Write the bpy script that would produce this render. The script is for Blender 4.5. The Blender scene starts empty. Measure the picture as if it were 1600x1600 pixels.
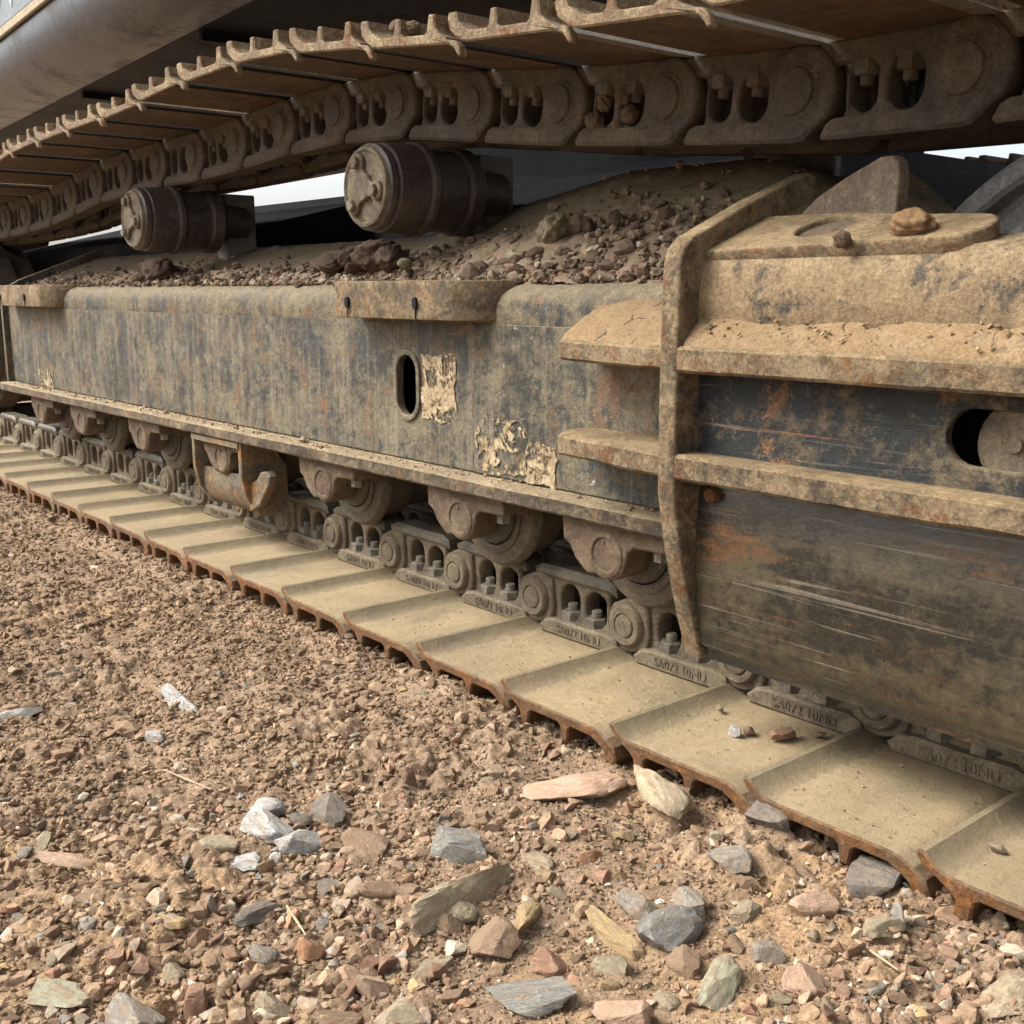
import bpy, math, random
import numpy as np
import bmesh
from mathutils import Matrix, Vector
random.seed(7); rng = np.random.default_rng(11)
sc = bpy.context.scene
C = sc.collection
PI = math.pi

# ------------------------------------------------------------------ camera
F_PX = 1732.0
PITCH = math.atan(346 / F_PX)
AZ = math.atan(1486 * math.cos(PITCH) / F_PX)
fh = Vector((-math.cos(AZ), math.sin(AZ), 0)); up0 = Vector((0, 0, 1))
FW = (fh * math.cos(PITCH) - up0 * math.sin(PITCH)).normalized()
RT = FW.cross(up0).normalized(); UP = RT.cross(FW).normalized()
cam = bpy.data.objects.new('camera', bpy.data.cameras.new('camera')); C.objects.link(cam)
cam.matrix_world = Matrix(((RT.x, UP.x, -FW.x, 0), (RT.y, UP.y, -FW.y, 0), (RT.z, UP.z, -FW.z, 0), (0, 0, 0, 1)))
cam.data.sensor_width = 36; cam.data.lens = F_PX / 1600 * 36
cam.data.clip_start = 0.02; cam.data.clip_end = 1500
sc.camera = cam

# ------------------------------------------------------------------ world, sun, exposure
SUN_DIR = Vector((-0.50, -0.52, 0.76)).normalized()          # towards the sun
sun_el = math.asin(SUN_DIR.z); sun_az = math.atan2(SUN_DIR.x, SUN_DIR.y)
w = bpy.data.worlds.new("World"); sc.world = w; w.use_nodes = True
nt = w.node_tree; bg = nt.nodes['Background']
sky = nt.nodes.new('ShaderNodeTexSky'); sky.sky_type = 'NISHITA'; sky.sun_disc = False
sky.sun_elevation = sun_el; sky.sun_rotation = sun_az
sky.air_density = 1.0; sky.dust_density = 4.0; sky.ozone_density = 1.0
hs = nt.nodes.new('ShaderNodeHueSaturation'); hs.inputs['Saturation'].default_value = 0.38
nt.links.new(sky.outputs[0], hs.inputs['Color']); nt.links.new(hs.outputs[0], bg.inputs['Color'])
bg.inputs['Strength'].default_value = 0.105
sl = bpy.data.lights.new('sun', 'SUN'); sl.energy = 1.75; sl.angle = math.radians(34); sl.color = (1.0, 0.965, 0.91)
so = bpy.data.objects.new('sun', sl); C.objects.link(so)
so.rotation_euler = (-SUN_DIR).to_track_quat('-Z', 'Y').to_euler(); so.location = SUN_DIR * 20
sc.view_settings.view_transform = 'Standard'; sc.view_settings.look = 'None'
sc.view_settings.gamma = 1; sc.view_settings.use_curve_mapping = False
sc.view_settings.exposure = 1.68

# ------------------------------------------------------------------ numeric noise
_perm = rng.random((256, 256))
def vnoise(x, y):
    xi = np.floor(x).astype(int); yi = np.floor(y).astype(int)
    fx = x - xi; fy = y - yi
    fx = fx * fx * (3 - 2 * fx); fy = fy * fy * (3 - 2 * fy)
    a = _perm[xi & 255, yi & 255]; b = _perm[(xi + 1) & 255, yi & 255]
    c = _perm[xi & 255, (yi + 1) & 255]; d = _perm[(xi + 1) & 255, (yi + 1) & 255]
    return (a * (1 - fx) + b * fx) * (1 - fy) + (c * (1 - fx) + d * fx) * fy
def fbm(x, y, f, o=4, g=0.5):
    s = 0; a = 1; t = 0
    for i in range(o):
        s = s + a * (vnoise(x * f + 17.3 * i, y * f + 9.1 * i) - 0.5); t += a; a *= g; f *= 2.03
    return s / t * 2

GZ = -0.640
def ground_z(x, y):
    x = np.asarray(x, float); y = np.asarray(y, float)
    z = GZ + 0.024 * fbm(x, y, 2.3, 3) + 0.016 * fbm(x + 5, y, 11, 3)
    z = z + 0.016 * np.exp(-((y - 0.985) / 0.035) ** 2) * np.clip(fbm(x + 40, y, 6, 3) * 2 + 0.4, 0, 1) - 0.010 * np.clip((y - 1.03) / 0.1, 0, 1)
    return z
def ground_fine(x, y):
    m = np.clip((vnoise(x * 5 + 3, y * 5) - 0.25) * 2, 0.25, 1)
    r = 1 - np.abs(fbm(x, y, 60, 2))
    cl = np.abs(fbm(x + 9, y + 1, 24, 3, 0.6)); b1 = np.abs(fbm(x * 0.9 + 31, y + 7, 21, 2, 0.5)); b2 = np.abs(fbm(x + 3, y + 77, 52, 2, 0.5)); b3 = np.abs(fbm(x + 63, y + 17, 120, 2, 0.5))
    return m * (0.022 * b1 + 0.013 * b2 + 0.006 * b3 - 0.011) + 0.6 * m * (0.0080 * fbm(x + 2, y, 34, 3, 0.6) + 0.0060 * fbm(x, y + 4, 105, 2, 0.6)) + 0.001 * r

# ------------------------------------------------------------------ node helpers / materials
def mat_new(name):
    m = bpy.data.materials.new(name); m.use_nodes = True
    return m, m.node_tree, m.node_tree.nodes['Principled BSDF']
def N(nt, t, **kw):
    n = nt.nodes.new(t)
    for k, v in kw.items():
        if k.startswith('i_'):
            n.inputs[k[2:].replace('_', ' ')].default_value = v
        else: setattr(n, k, v)
    return n
def coords(nt, sx=1, sy=1, sz=1, per_object=True):
    tc = N(nt, 'ShaderNodeTexCoord'); mp = N(nt, 'ShaderNodeMapping')
    mp.inputs['Scale'].default_value = (sx, sy, sz)
    if per_object:
        oi = N(nt, 'ShaderNodeObjectInfo'); ml = N(nt, 'ShaderNodeMath', operation='MULTIPLY'); ml.inputs[1].default_value = 37.0
        nt.links.new(oi.outputs['Random'], ml.inputs[0])
        nt.links.new(ml.outputs[0], mp.inputs['Location'])
    nt.links.new(tc.outputs['Object'], mp.inputs['Vector'])
    return mp.outputs[0]
def noise(nt, vec, scale, detail=6, rough=0.6, dist=0.0):
    n = N(nt, 'ShaderNodeTexNoise'); n.inputs['Scale'].default_value = scale
    n.inputs['Detail'].default_value = detail; n.inputs['Roughness'].default_value = rough
    n.inputs['Distortion'].default_value = dist
    nt.links.new(vec, n.inputs['Vector']); return n.outputs['Fac']
def ramp(nt, fac, a, b, ca=(0, 0, 0, 1), cb=(1, 1, 1, 1)):
    if a > b: a, b, ca, cb = b, a, cb, ca
    r = N(nt, 'ShaderNodeValToRGB'); e = r.color_ramp.elements
    e[0].position = a; e[1].position = b; e[0].color = ca; e[1].color = cb
    nt.links.new(fac, r.inputs[0]); return r.outputs[0]
def mix(nt, fac, a, b, mode='MIX'):
    m = N(nt, 'ShaderNodeMix', data_type='RGBA', blend_type=mode)
    for k, v in ((0, fac), (6, a), (7, b)):
        if isinstance(v, (int, float)): m.inputs[k].default_value = v
        elif isinstance(v, tuple): m.inputs[k].default_value = v if len(v) == 4 else (*v, 1)
        else: nt.links.new(v, m.inputs[k])
    return m.outputs[2]
def mul(nt, a, b, op='MULTIPLY'):
    m = N(nt, 'ShaderNodeMath', operation=op); m.use_clamp = True
    for k, v in ((0, a), (1, b)):
        if isinstance(v, (int, float)): m.inputs[k].default_value = v
        else: nt.links.new(v, m.inputs[k])
    return m.outputs[0]
def bump(nt, h, strength, dist, prev=None):
    b = N(nt, 'ShaderNodeBump'); b.inputs['Strength'].default_value = strength; b.inputs['Distance'].default_value = dist
    nt.links.new(h, b.inputs['Height'])
    if prev is not None: nt.links.new(prev, b.inputs['Normal'])
    return b.outputs['Normal']

def weathered(name, base, dust, rust=(0.20, 0.075, 0.025), d=(0.45, 0.6), r=(0.62, 0.75), up=0.0, upcol=None,
              big=5.0, stretch=(1, 1, 1), streak=0.0, streak_axis='z', rough=0.75, bumpd=0.0015, chips=None, spec=0.3,
              patch=None, scratch=0.0, per_object=True, grit=0.55, w2=0.38, seam=None):
    """worn metal: paint, then rust patches, clinging dust, settled dust on upward faces, chips, relief"""
    m, nt, p = mat_new(name)
    v = coords(nt, *stretch, per_object=per_object); v1 = coords(nt, per_object=per_object)
    n1 = noise(nt, v, big, 8, 0.66, 0.3); n2 = noise(nt, v1, big * 7, 8, 0.75); n3 = noise(nt, v1, big * 45, 4, 0.7)
    nb = noise(nt, v, big * 1.7, 9, 0.68, 0.5)
    col = mix(nt, ramp(nt, n3, 0.3, 0.7), base, tuple(c * 0.62 for c in base))
    if patch: col = mix(nt, ramp(nt, noise(nt, v, big * 0.9, 5, 0.6), 0.52, 0.60), col, patch)
    comb = mul(nt, mul(nt, n1, 1 - w2), mul(nt, n2, w2), 'ADD')
    dm = ramp(nt, comb, d[0], d[1])
    dcol = mix(nt, ramp(nt, n2, 0.35, 0.65), dust, tuple(c * 0.68 for c in dust))
    col = mix(nt, dm, col, dcol)
    if streak > 0:
        sx = (55, 55, 2.2) if streak_axis == 'z' else (2.2, 55, 55)
        ns = noise(nt, coords(nt, *sx, per_object=per_object), 1.0, 5, 0.6)
        col = mix(nt, mul(nt, ramp(nt, ns, 0.50, 0.64), streak), col, tuple(c * 1.15 for c in dust))
        col = mix(nt, mul(nt, ramp(nt, ns, 0.46, 0.36), streak * 0.7), col, tuple(c * 0.8 for c in base))
    combr = mul(nt, mul(nt, nb, 0.7), mul(nt, n3, 0.3), 'ADD')
    rm = ramp(nt, combr, r[0], r[1])
    rcol = mix(nt, ramp(nt, n2, 0.4, 0.6), rust, tuple(c * 0.55 for c in rust))
    col = mix(nt, rm, col, rcol)
    if scratch > 0:
        nsx = noise(nt, coords(nt, 3, 60, 160, per_object=per_object), 1.0, 6, 0.6, 0.6)
        col = mix(nt, mul(nt, ramp(nt, nsx, 0.60, 0.68), scratch), col, (0.34, 0.29, 0.22))
        nsy = noise(nt, coords(nt, 2.5, 60, 90, per_object=per_object), 1.3, 6, 0.6, 0.8)
        col = mix(nt, mul(nt, ramp(nt, nsy, 0.66, 0.70), scratch), col, (0.40, 0.13, 0.05))
    if chips:
        col = mix(nt, ramp(nt, noise(nt, v1, big * 4.5, 9, 0.75), 0.66, 0.69), col, chips)
    if up > 0:
        g = N(nt, 'ShaderNodeNewGeometry'); sp = N(nt, 'ShaderNodeSeparateXYZ')
        nt.links.new(g.outputs['Normal'], sp.inputs[0])
        um = ramp(nt, sp.outputs['Z'], 0.25, 0.8)
        brk = ramp(nt, comb, 0.22, 0.48)
        uc = upcol or dust
        uc2 = mix(nt, ramp(nt, n2, 0.35, 0.66), uc, tuple(c * 0.72 for c in uc))
        col = mix(nt, mul(nt, mul(nt, um, brk), up), col, uc2)
    if seam:      # dark band painted beside each raised lip, for its shading and grime
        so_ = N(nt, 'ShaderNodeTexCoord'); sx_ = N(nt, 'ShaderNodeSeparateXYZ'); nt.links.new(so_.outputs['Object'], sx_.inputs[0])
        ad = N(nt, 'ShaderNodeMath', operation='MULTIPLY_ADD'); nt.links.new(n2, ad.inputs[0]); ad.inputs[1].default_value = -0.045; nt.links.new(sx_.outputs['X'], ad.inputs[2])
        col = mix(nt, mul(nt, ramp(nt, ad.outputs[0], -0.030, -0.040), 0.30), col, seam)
    if grit > 0:
        gn = noise(nt, v1, 210, 3, 0.75); gm = noise(nt, v1, 62, 6, 0.75)
        col = mix(nt, mul(nt, ramp(nt, gn, 0.56, 0.40), grit), col, (0.42, 0.40, 0.38), 'MULTIPLY')
        col = mix(nt, mul(nt, ramp(nt, gm, 0.54, 0.38), grit * 0.8), col, (0.45, 0.43, 0.41), 'MULTIPLY')
        col = mix(nt, mul(nt, ramp(nt, gm, 0.58, 0.70), grit * 0.8), col, tuple(min(1, c * 1.45) for c in dust))
    nt.links.new(col, p.inputs['Base Color'])
    p.inputs['Roughness'].default_value = rough
    rr = mix(nt, dm, (rough - 0.22,) * 3, (min(1, rough + 0.12),) * 3)
    nt.links.new(rr, p.inputs['Roughness'])
    p.inputs['Specular IOR Level'].default_value = spec
    bh = bump(nt, n2, 0.9, bumpd * 2.2); bh = bump(nt, n3, 0.8, bumpd, bh)
    bh = bump(nt, dm, 0.5, bumpd, bh)
    nt.links.new(bh, p.inputs['Normal'])
    return m

TAN = (0.34, 0.255, 0.155); TAND = (0.22, 0.165, 0.105)
M = {}
M['side'] = weathered('side_paint', (0.044, 0.045, 0.037), (0.220, 0.185, 0.120), rust=(0.22, 0.125, 0.065), d=(0.455, 0.56), r=(0.545, 0.60), up=0.9, upcol=TAN,
                      big=8.0, w2=0.56, streak=0.40, bumpd=0.0008, chips=(0.40, 0.37, 0.30), grit=0.5, patch=(0.034, 0.040, 0.042))
M['top'] = weathered('frame_top', (0.11, 0.115, 0.10), (0.27, 0.225, 0.16), rust=(0.22, 0.12, 0.06), d=(0.40, 0.52), up=0.75, upcol=(0.25, 0.20, 0.135), big=7, bumpd=0.0014)
M['topr'] = weathered('frame_top_dusty', (0.050, 0.056, 0.060), (0.30, 0.215, 0.12), rust=(0.32, 0.20, 0.09), d=(0.40, 0.465), up=0.55, upcol=(0.32, 0.235, 0.135), w2=0.42, big=10, bumpd=0.0014, patch=(0.045, 0.056, 0.066))
M['flange'] = weathered('flange_steel', (0.080, 0.062, 0.045), (0.31, 0.235, 0.14), rust=(0.28, 0.135, 0.06), w2=0.5, d=(0.44, 0.54), r=(0.545, 0.60), up=1.0, upcol=(0.46, 0.355, 0.21),
                        big=13, bumpd=0.0022, chips=(0.45, 0.43, 0.38))
M['ribs'] = weathered('gusset_steel', (0.12, 0.088, 0.058), (0.39, 0.29, 0.165), rust=(0.32, 0.155, 0.065), d=(0.40, 0.50), r=(0.525, 0.585), up=1.0, upcol=(0.43, 0.31, 0.165), w2=0.5,
                      big=14, bumpd=0.003, chips=(0.48, 0.46, 0.42))
M['side_top'] = weathered('side_paint_dusty', (0.042, 0.045, 0.040), (0.225, 0.185, 0.115), rust=(0.24, 0.13, 0.06), d=(0.44, 0.53), r=(0.545, 0.60), up=0.95, upcol=(0.27, 0.215, 0.135),
                      big=6.0, w2=0.52, streak=0.25, bumpd=0.0014, chips=(0.40, 0.37, 0.30), grit=0.5, patch=(0.038, 0.042, 0.040))
M['recess'] = weathered('recess_paint', (0.024, 0.028, 0.028), (0.19, 0.15, 0.095), rust=(0.28, 0.135, 0.06), w2=0.5, d=(0.485, 0.565), r=(0.565, 0.61), up=0.8, upcol=TAN,
                        big=6, bumpd=0.0012, chips=(0.36, 0.33, 0.27), scratch=0.4)
M['panel'] = weathered('panel_paint', (0.034, 0.031, 0.024), (0.105, 0.082, 0.040), rust=(0.16, 0.075, 0.03), d=(0.45, 0.57), r=(0.54, 0.61), w2=0.42, up=0.5,
                       big=6, stretch=(0.35, 1, 1.6), rough=0.45, bumpd=0.00030, scratch=0.34, chips=(0.26, 0.23, 0.17), patch=(0.022, 0.024, 0.024), spec=0.5, grit=0.35)
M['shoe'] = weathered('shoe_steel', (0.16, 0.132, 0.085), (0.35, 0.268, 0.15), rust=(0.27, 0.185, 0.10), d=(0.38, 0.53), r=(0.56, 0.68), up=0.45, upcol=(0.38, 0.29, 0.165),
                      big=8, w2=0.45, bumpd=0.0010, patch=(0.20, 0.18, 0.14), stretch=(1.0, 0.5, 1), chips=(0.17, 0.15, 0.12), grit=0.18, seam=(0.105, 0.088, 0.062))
M['rust'] = weathered('grouser_rust', (0.20, 0.095, 0.035), (0.30, 0.19, 0.10), rust=(0.38, 0.145, 0.035), d=(0.46, 0.62), r=(0.48, 0.58), big=18, bumpd=0.002, up=0.6, upcol=TAN)
M['ushoe'] = weathered('upper_shoe_steel', (0.105, 0.074, 0.048), (0.20, 0.145, 0.09), rust=(0.24, 0.12, 0.05), d=(0.46, 0.62), r=(0.50, 0.62), up=0.6, upcol=(0.34, 0.27, 0.19), big=9, bumpd=0.0012)
M['ushoe_edge'] = weathered('upper_shoe_edge', (0.34, 0.22, 0.12), (0.50, 0.38, 0.22), rust=(0.38, 0.17, 0.06), w2=0.5, d=(0.44, 0.53), r=(0.53, 0.58), big=20, bumpd=0.0025, chips=(0.50, 0.50, 0.50))
M['link'] = weathered('link_steel', (0.12, 0.095, 0.065), (0.235, 0.185, 0.12), rust=(0.20, 0.115, 0.055), d=(0.36, 0.52), r=(0.64, 0.74), up=0.75, upcol=(0.31, 0.25, 0.16), big=14, bumpd=0.0012)
M['ulink'] = weathered('upper_link_steel', (0.070, 0.056, 0.044), (0.165, 0.130, 0.092), rust=(0.18, 0.10, 0.055), d=(0.38, 0.58), r=(0.64, 0.74), up=0.5, upcol=(0.26, 0.20, 0.13), big=14, bumpd=0.0012)
M['rail'] = weathered('rail_steel', (0.085, 0.080, 0.060), (0.19, 0.16, 0.105), d=(0.42, 0.60), r=(0.66, 0.76), up=0.25, big=14, rough=0.55, bumpd=0.0006, spec=0.4)
M['bracket'] = weathered('bracket_steel', (0.16, 0.105, 0.065), (0.30, 0.215, 0.135), rust=(0.36, 0.19, 0.09), d=(0.38, 0.54), r=(0.56, 0.64), up=0.7, upcol=TAN, big=18, bumpd=0.003)
M['roller'] = weathered('roller_steel', (0.115, 0.095, 0.07), (0.20, 0.165, 0.115), d=(0.42, 0.58), r=(0.66, 0.76), up=0.3, big=12, rough=0.6, bumpd=0.0008)
M['croller'] = weathered('carrier_roller_steel', (0.070, 0.056, 0.048), (0.16, 0.130, 0.10), rust=(0.12, 0.075, 0.05), d=(0.46, 0.66), r=(0.60, 0.72), up=0.35, big=9, rough=0.5, bumpd=0.0006)
M['cap'] = weathered('cap_steel', (0.16, 0.125, 0.085), (0.30, 0.245, 0.165), d=(0.38, 0.52), r=(0.66, 0.78), up=0.5, upcol=TAN, big=22, bumpd=0.002)
M['bolt'] = weathered('bolt_steel', (0.14, 0.125, 0.10), (0.30, 0.26, 0.19), d=(0.44, 0.6), r=(0.62, 0.72), up=0.4, big=25, rough=0.6, bumpd=0.0006)
M['guard'] = weathered('guard_steel', (0.13, 0.11, 0.08), (0.28, 0.22, 0.14), rust=(0.42, 0.21, 0.06), d=(0.40, 0.56), r=(0.50, 0.60), up=0.5, big=9, bumpd=0.0015)
M['dark'] = weathered('dark_paint', (0.008, 0.009, 0.012), (0.025, 0.024, 0.024), d=(0.52, 0.75), r=(0.70, 0.80), up=0.0, big=3, rough=0.8, spec=0.15)
M['body'] = weathered('body_paint', (0.040, 0.050, 0.062), (0.085, 0.082, 0.080), rust=(0.12, 0.08, 0.06), d=(0.50, 0.66), r=(0.62, 0.74), big=3.0, rough=0.52, bumpd=0.0008, spec=0.35, streak=0.25, chips=(0.22, 0.2, 0.18), grit=0.15)
M['lip_dark'] = weathered('shaded_lip', (0.022, 0.018, 0.015), (0.05, 0.038, 0.030), big=14, rough=0.9, spec=0.03)  # lip edge of farther upper shoes, darkened to paint in the gap's shadow
M['lip_worn'] = weathered('worn_lip', (0.30, 0.29, 0.27), (0.42, 0.38, 0.30), rust=(0.25, 0.14, 0.08), big=20)
M['trim'] = weathered('trim_strip', (0.50, 0.40, 0.24), (0.55, 0.46, 0.32), rust=(0.40, 0.22, 0.12), r=(0.62, 0.7), big=16)
M['sidepanel'] = weathered('side_panel_paint', (0.16, 0.19, 0.20), (0.26, 0.27, 0.26), d=(0.5, 0.7), r=(0.8, 0.9), big=6, rough=0.5)
M['white'] = weathered('white_paint', (0.72, 0.74, 0.72), (0.55, 0.52, 0.45), d=(0.56, 0.7), r=(0.8, 0.9), big=20)
M['motor'] = weathered('motor_paint', (0.17, 0.17, 0.16), (0.30, 0.275, 0.23), d=(0.42, 0.58), r=(0.66, 0.76), up=0.35, big=8, rough=0.6, bumpd=0.001)
M['tab'] = weathered('tab_steel', (0.13, 0.095, 0.065), (0.24, 0.175, 0.115), rust=(0.20, 0.11, 0.06), d=(0.44, 0.58), r=(0.54, 0.64), big=9, bumpd=0.0012, streak=0.3)

def soil(name, a, b, c, sc1=9.0, bumpd=0.004, och=None):
    m, nt, p = mat_new(name)
    tc = N(nt, 'ShaderNodeTexCoord'); v = tc.outputs['Object']
    n0 = noise(nt, v, sc1 * 0.35, 5, 0.6); n1 = noise(nt, v, sc1 * 3, 8, 0.7); n2 = noise(nt, v, sc1 * 22, 5, 0.7); n3 = noise(nt, v, sc1 * 60, 3, 0.6)
    col = mix(nt, ramp(nt, n0, 0.40, 0.60), a, b)
    if och: col = mix(nt, mul(nt, ramp(nt, noise(nt, v, 2.1, 4, 0.6), 0.54, 0.62), 0.7), col, och)
    col = mix(nt, mul(nt, ramp(nt, n1, 0.50, 0.62), 0.8), col, c)
    col = mix(nt, mul(nt, ramp(nt, n2, 0.55, 0.40), 0.7), col, tuple(x * 0.55 for x in a))
    col = mix(nt, mul(nt, ramp(nt, n3, 0.58, 0.70), 0.6), col, tuple(min(1, x * 1.5) for x in c))
    nt.links.new(col, p.inputs['Base Color']); p.inputs['Roughness'].default_value = 0.95
    p.inputs['Specular IOR Level'].default_value = 0.15
    bh = bump(nt, n1, 0.6, bumpd); bh = bump(nt, n2, 0.9, bumpd * 0.6, bh); bh = bump(nt, n3, 0.9, bumpd * 0.3, bh)
    nt.links.new(bh, p.inputs['Normal']); return m
M['ground'] = soil('ground_soil', (0.215, 0.145, 0.092), (0.275, 0.19, 0.12), (0.36, 0.26, 0.17), och=(0.34, 0.215, 0.105))
M['caked'] = soil('caked_soil', (0.195, 0.130, 0.070), (0.235, 0.155, 0.080), (0.225, 0.165, 0.10), 10, 0.0011)
def add_cracks(m):
    nt = m.node_tree; p = nt.nodes['Principled BSDF']; tc = N(nt, 'ShaderNodeTexCoord')
    nz = N(nt, 'ShaderNodeTexNoise'); nz.inputs['Scale'].default_value = 18; nt.links.new(tc.outputs['Object'], nz.inputs['Vector'])
    mx = mix(nt, 0.06, tc.outputs['Object'], nz.outputs['Color'])
    vo = N(nt, 'ShaderNodeTexVoronoi', feature='DISTANCE_TO_EDGE'); vo.inputs['Scale'].default_value = 17; nt.links.new(mx, vo.inputs['Vector'])
    msk = mul(nt, ramp(nt, vo.outputs['Distance'], 0.028, 0.0), ramp(nt, noise(nt, tc.outputs['Object'], 9, 3), 0.50, 0.58))
    old = p.inputs['Base Color'].links[0].from_socket
    nt.links.new(mix(nt, msk, old, (0.13, 0.085, 0.05)), p.inputs['Base Color'])
    oldn = p.inputs['Normal'].links[0].from_socket; inv = mul(nt, 1.0, msk, 'SUBTRACT')
    nt.links.new(bump(nt, inv, 1.0, 0.004, oldn), p.inputs['Normal'])
add_cracks(M['caked'])
M['heap'] = soil('heap_soil', (0.21, 0.15, 0.10), (0.29, 0.215, 0.14), (0.31, 0.24, 0.16), 14, 0.004)

def tinted(name):
    m, nt, p = mat_new(name)
    at = N(nt, 'ShaderNodeAttribute'); at.attribute_name = 'tint'
    tc = N(nt, 'ShaderNodeTexCoord'); n2 = noise(nt, tc.outputs['Object'], 180, 5, 0.7); n1 = noise(nt, tc.outputs['Object'], 50, 4, 0.7)
    col = mix(nt, ramp(nt, n2, 0.35, 0.65), at.outputs['Color'], (0.5, 0.42, 0.36), 'MULTIPLY')
    col = mix(nt, 0.65, at.outputs['Color'], col)
    nt.links.new(col, p.inputs['Base Color']); p.inputs['Roughness'].default_value = 0.92
    p.inputs['Specular IOR Level'].default_value = 0.2
    nt.links.new(bump(nt, n2, 0.8, 0.0012, bump(nt, n1, 0.6, 0.002)), p.inputs['Normal']); return m
M['crumb'] = tinted('crumb_stone')

def rock(name, a, b, vein=None, veinw=0.03, sc1=2.4, dusty=0.85):
    m, nt, p = mat_new(name); v = coords(nt); v2 = coords(nt, 1, 2.5, 1)
    n1 = noise(nt, v2, sc1, 8, 0.65, 0.8); n2 = noise(nt, v, sc1 * 6, 6, 0.7); n3 = noise(nt, v, sc1 * 0.5, 6, 0.6, 1.2)
    col = mix(nt, ramp(nt, n1, 0.38, 0.62), a, b)
    col = mix(nt, mul(nt, ramp(nt, n2, 0.5, 0.68), 0.5), col, tuple(c * 0.5 for c in a))
    if vein:
        s = mul(nt, n3, 0.5, 'SUBTRACT'); s2 = N(nt, 'ShaderNodeMath', operation='ABSOLUTE')
        s3 = N(nt, 'ShaderNodeMath', operation='SUBTRACT'); nt.links.new(n3, s3.inputs[0]); s3.inputs[1].default_value = 0.5
        nt.links.new(s3.outputs[0], s2.inputs[0])
        col = mix(nt, ramp(nt, s2.outputs[0], veinw, veinw * 0.3), col, vein)
    g = N(nt, 'ShaderNodeNewGeometry'); sp = N(nt, 'ShaderNodeSeparateXYZ'); nt.links.new(g.outputs['Position'], sp.inputs[0])
    col = mix(nt, mul(nt, ramp(nt, noise(nt, v, sc1 * 1.3, 8, 0.75), 0.42, 0.58), dusty), col, (0.29, 0.205, 0.13))
    nt.links.new(col, p.inputs['Base Color']); p.inputs['Roughness'].default_value = 0.82
    p.inputs['Specular IOR Level'].default_value = 0.3
    nt.links.new(bump(nt, n2, 0.9, 0.0022, bump(nt, n1, 0.8, 0.005)), p.inputs['Normal']); return m
ROCK = {
 'grey': rock('grey_rock', (0.22, 0.205, 0.175), (0.32, 0.30, 0.25), (0.42, 0.41, 0.37), 0.010),
 'blue': rock('blue_grey_rock', (0.155, 0.155, 0.14), (0.235, 0.235, 0.21), (0.38, 0.39, 0.36), 0.008, dusty=0.45),
 'tan': rock('tan_rock', (0.32, 0.27, 0.17), (0.44, 0.38, 0.25)),
 'ochre': rock('ochre_rock', (0.40, 0.265, 0.10), (0.48, 0.36, 0.19)),
 'pink': rock('pink_rock', (0.34, 0.20, 0.135), (0.42, 0.275, 0.19), (0.55, 0.46, 0.34), 0.006, 0.9, 0.9),
 'white': rock('white_rock', (0.36, 0.37, 0.36), (0.52, 0.51, 0.47), (0.12, 0.13, 0.14), 0.014, 1.6, dusty=0.6),
 'orange': rock('orange_rock', (0.46, 0.19, 0.08), (0.54, 0.27, 0.13)),
 'red': rock('reddish_rock', (0.33, 0.16, 0.10), (0.42, 0.23, 0.14)),
 'green': rock('pale_green_rock', (0.33, 0.33, 0.22), (0.44, 0.42, 0.30)),
 'cream': rock('cream_rock', (0.38, 0.32, 0.20), (0.48, 0.41, 0.28)),
 'brown': rock('brown_rock', (0.24, 0.15, 0.09), (0.34, 0.225, 0.14)),
 'dark': rock('dark_grey_rock', (0.11, 0.10, 0.085), (0.18, 0.165, 0.14), dusty=0.5),
}
M['clod'] = soil('clod_soil', (0.20, 0.14, 0.09), (0.27, 0.195, 0.125), (0.31, 0.24, 0.16), 1.6, 0.006)
M['clod_dark'] = soil('dark_clod_soil', (0.11, 0.075, 0.055), (0.15, 0.105, 0.075), (0.19, 0.14, 0.10), 1.6, 0.006)
M['clod_orange'] = soil('orange_clod_soil', (0.33, 0.19, 0.09), (0.40, 0.25, 0.13), (0.42, 0.29, 0.18), 1.6, 0.006)
M['clod_tan'] = soil('tan_clod_soil', (0.33, 0.27, 0.16), (0.40, 0.33, 0.21), (0.44, 0.37, 0.25), 1.6, 0.006)

def decal_mat(name, seed, dens=0.46):
    m, nt, p = mat_new(name)
    tc = N(nt, 'ShaderNodeTexCoord'); mp = N(nt, 'ShaderNodeMapping'); mp.inputs['Location'].default_value = (seed, 0, seed)
    nt.links.new(tc.outputs['Object'], mp.inputs[0]); v = mp.outputs[0]
    n1 = noise(nt, v, 42, 8, 0.72, 1.0); n2 = noise(nt, v, 120, 5, 0.7); n3 = noise(nt, v, 22, 5, 0.6)
    col = mix(nt, ramp(nt, n2, 0.4, 0.62), (0.34, 0.265, 0.145), (0.20, 0.125, 0.065))
    col = mix(nt, ramp(nt, n1, 0.54, 0.64), col, (0.44, 0.38, 0.24))
    nt.links.new(col, p.inputs['Base Color']); p.inputs['Roughness'].default_value = 0.7
    nt.links.new(ramp(nt, mul(nt, mul(nt, n1, 0.6), mul(nt, n3, 0.4), 'ADD'), dens + 0.015, dens + 0.04), p.inputs['Alpha'])
    nt.links.new(bump(nt, n1, 0.6, 0.002), p.inputs['Normal']); return m

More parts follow.
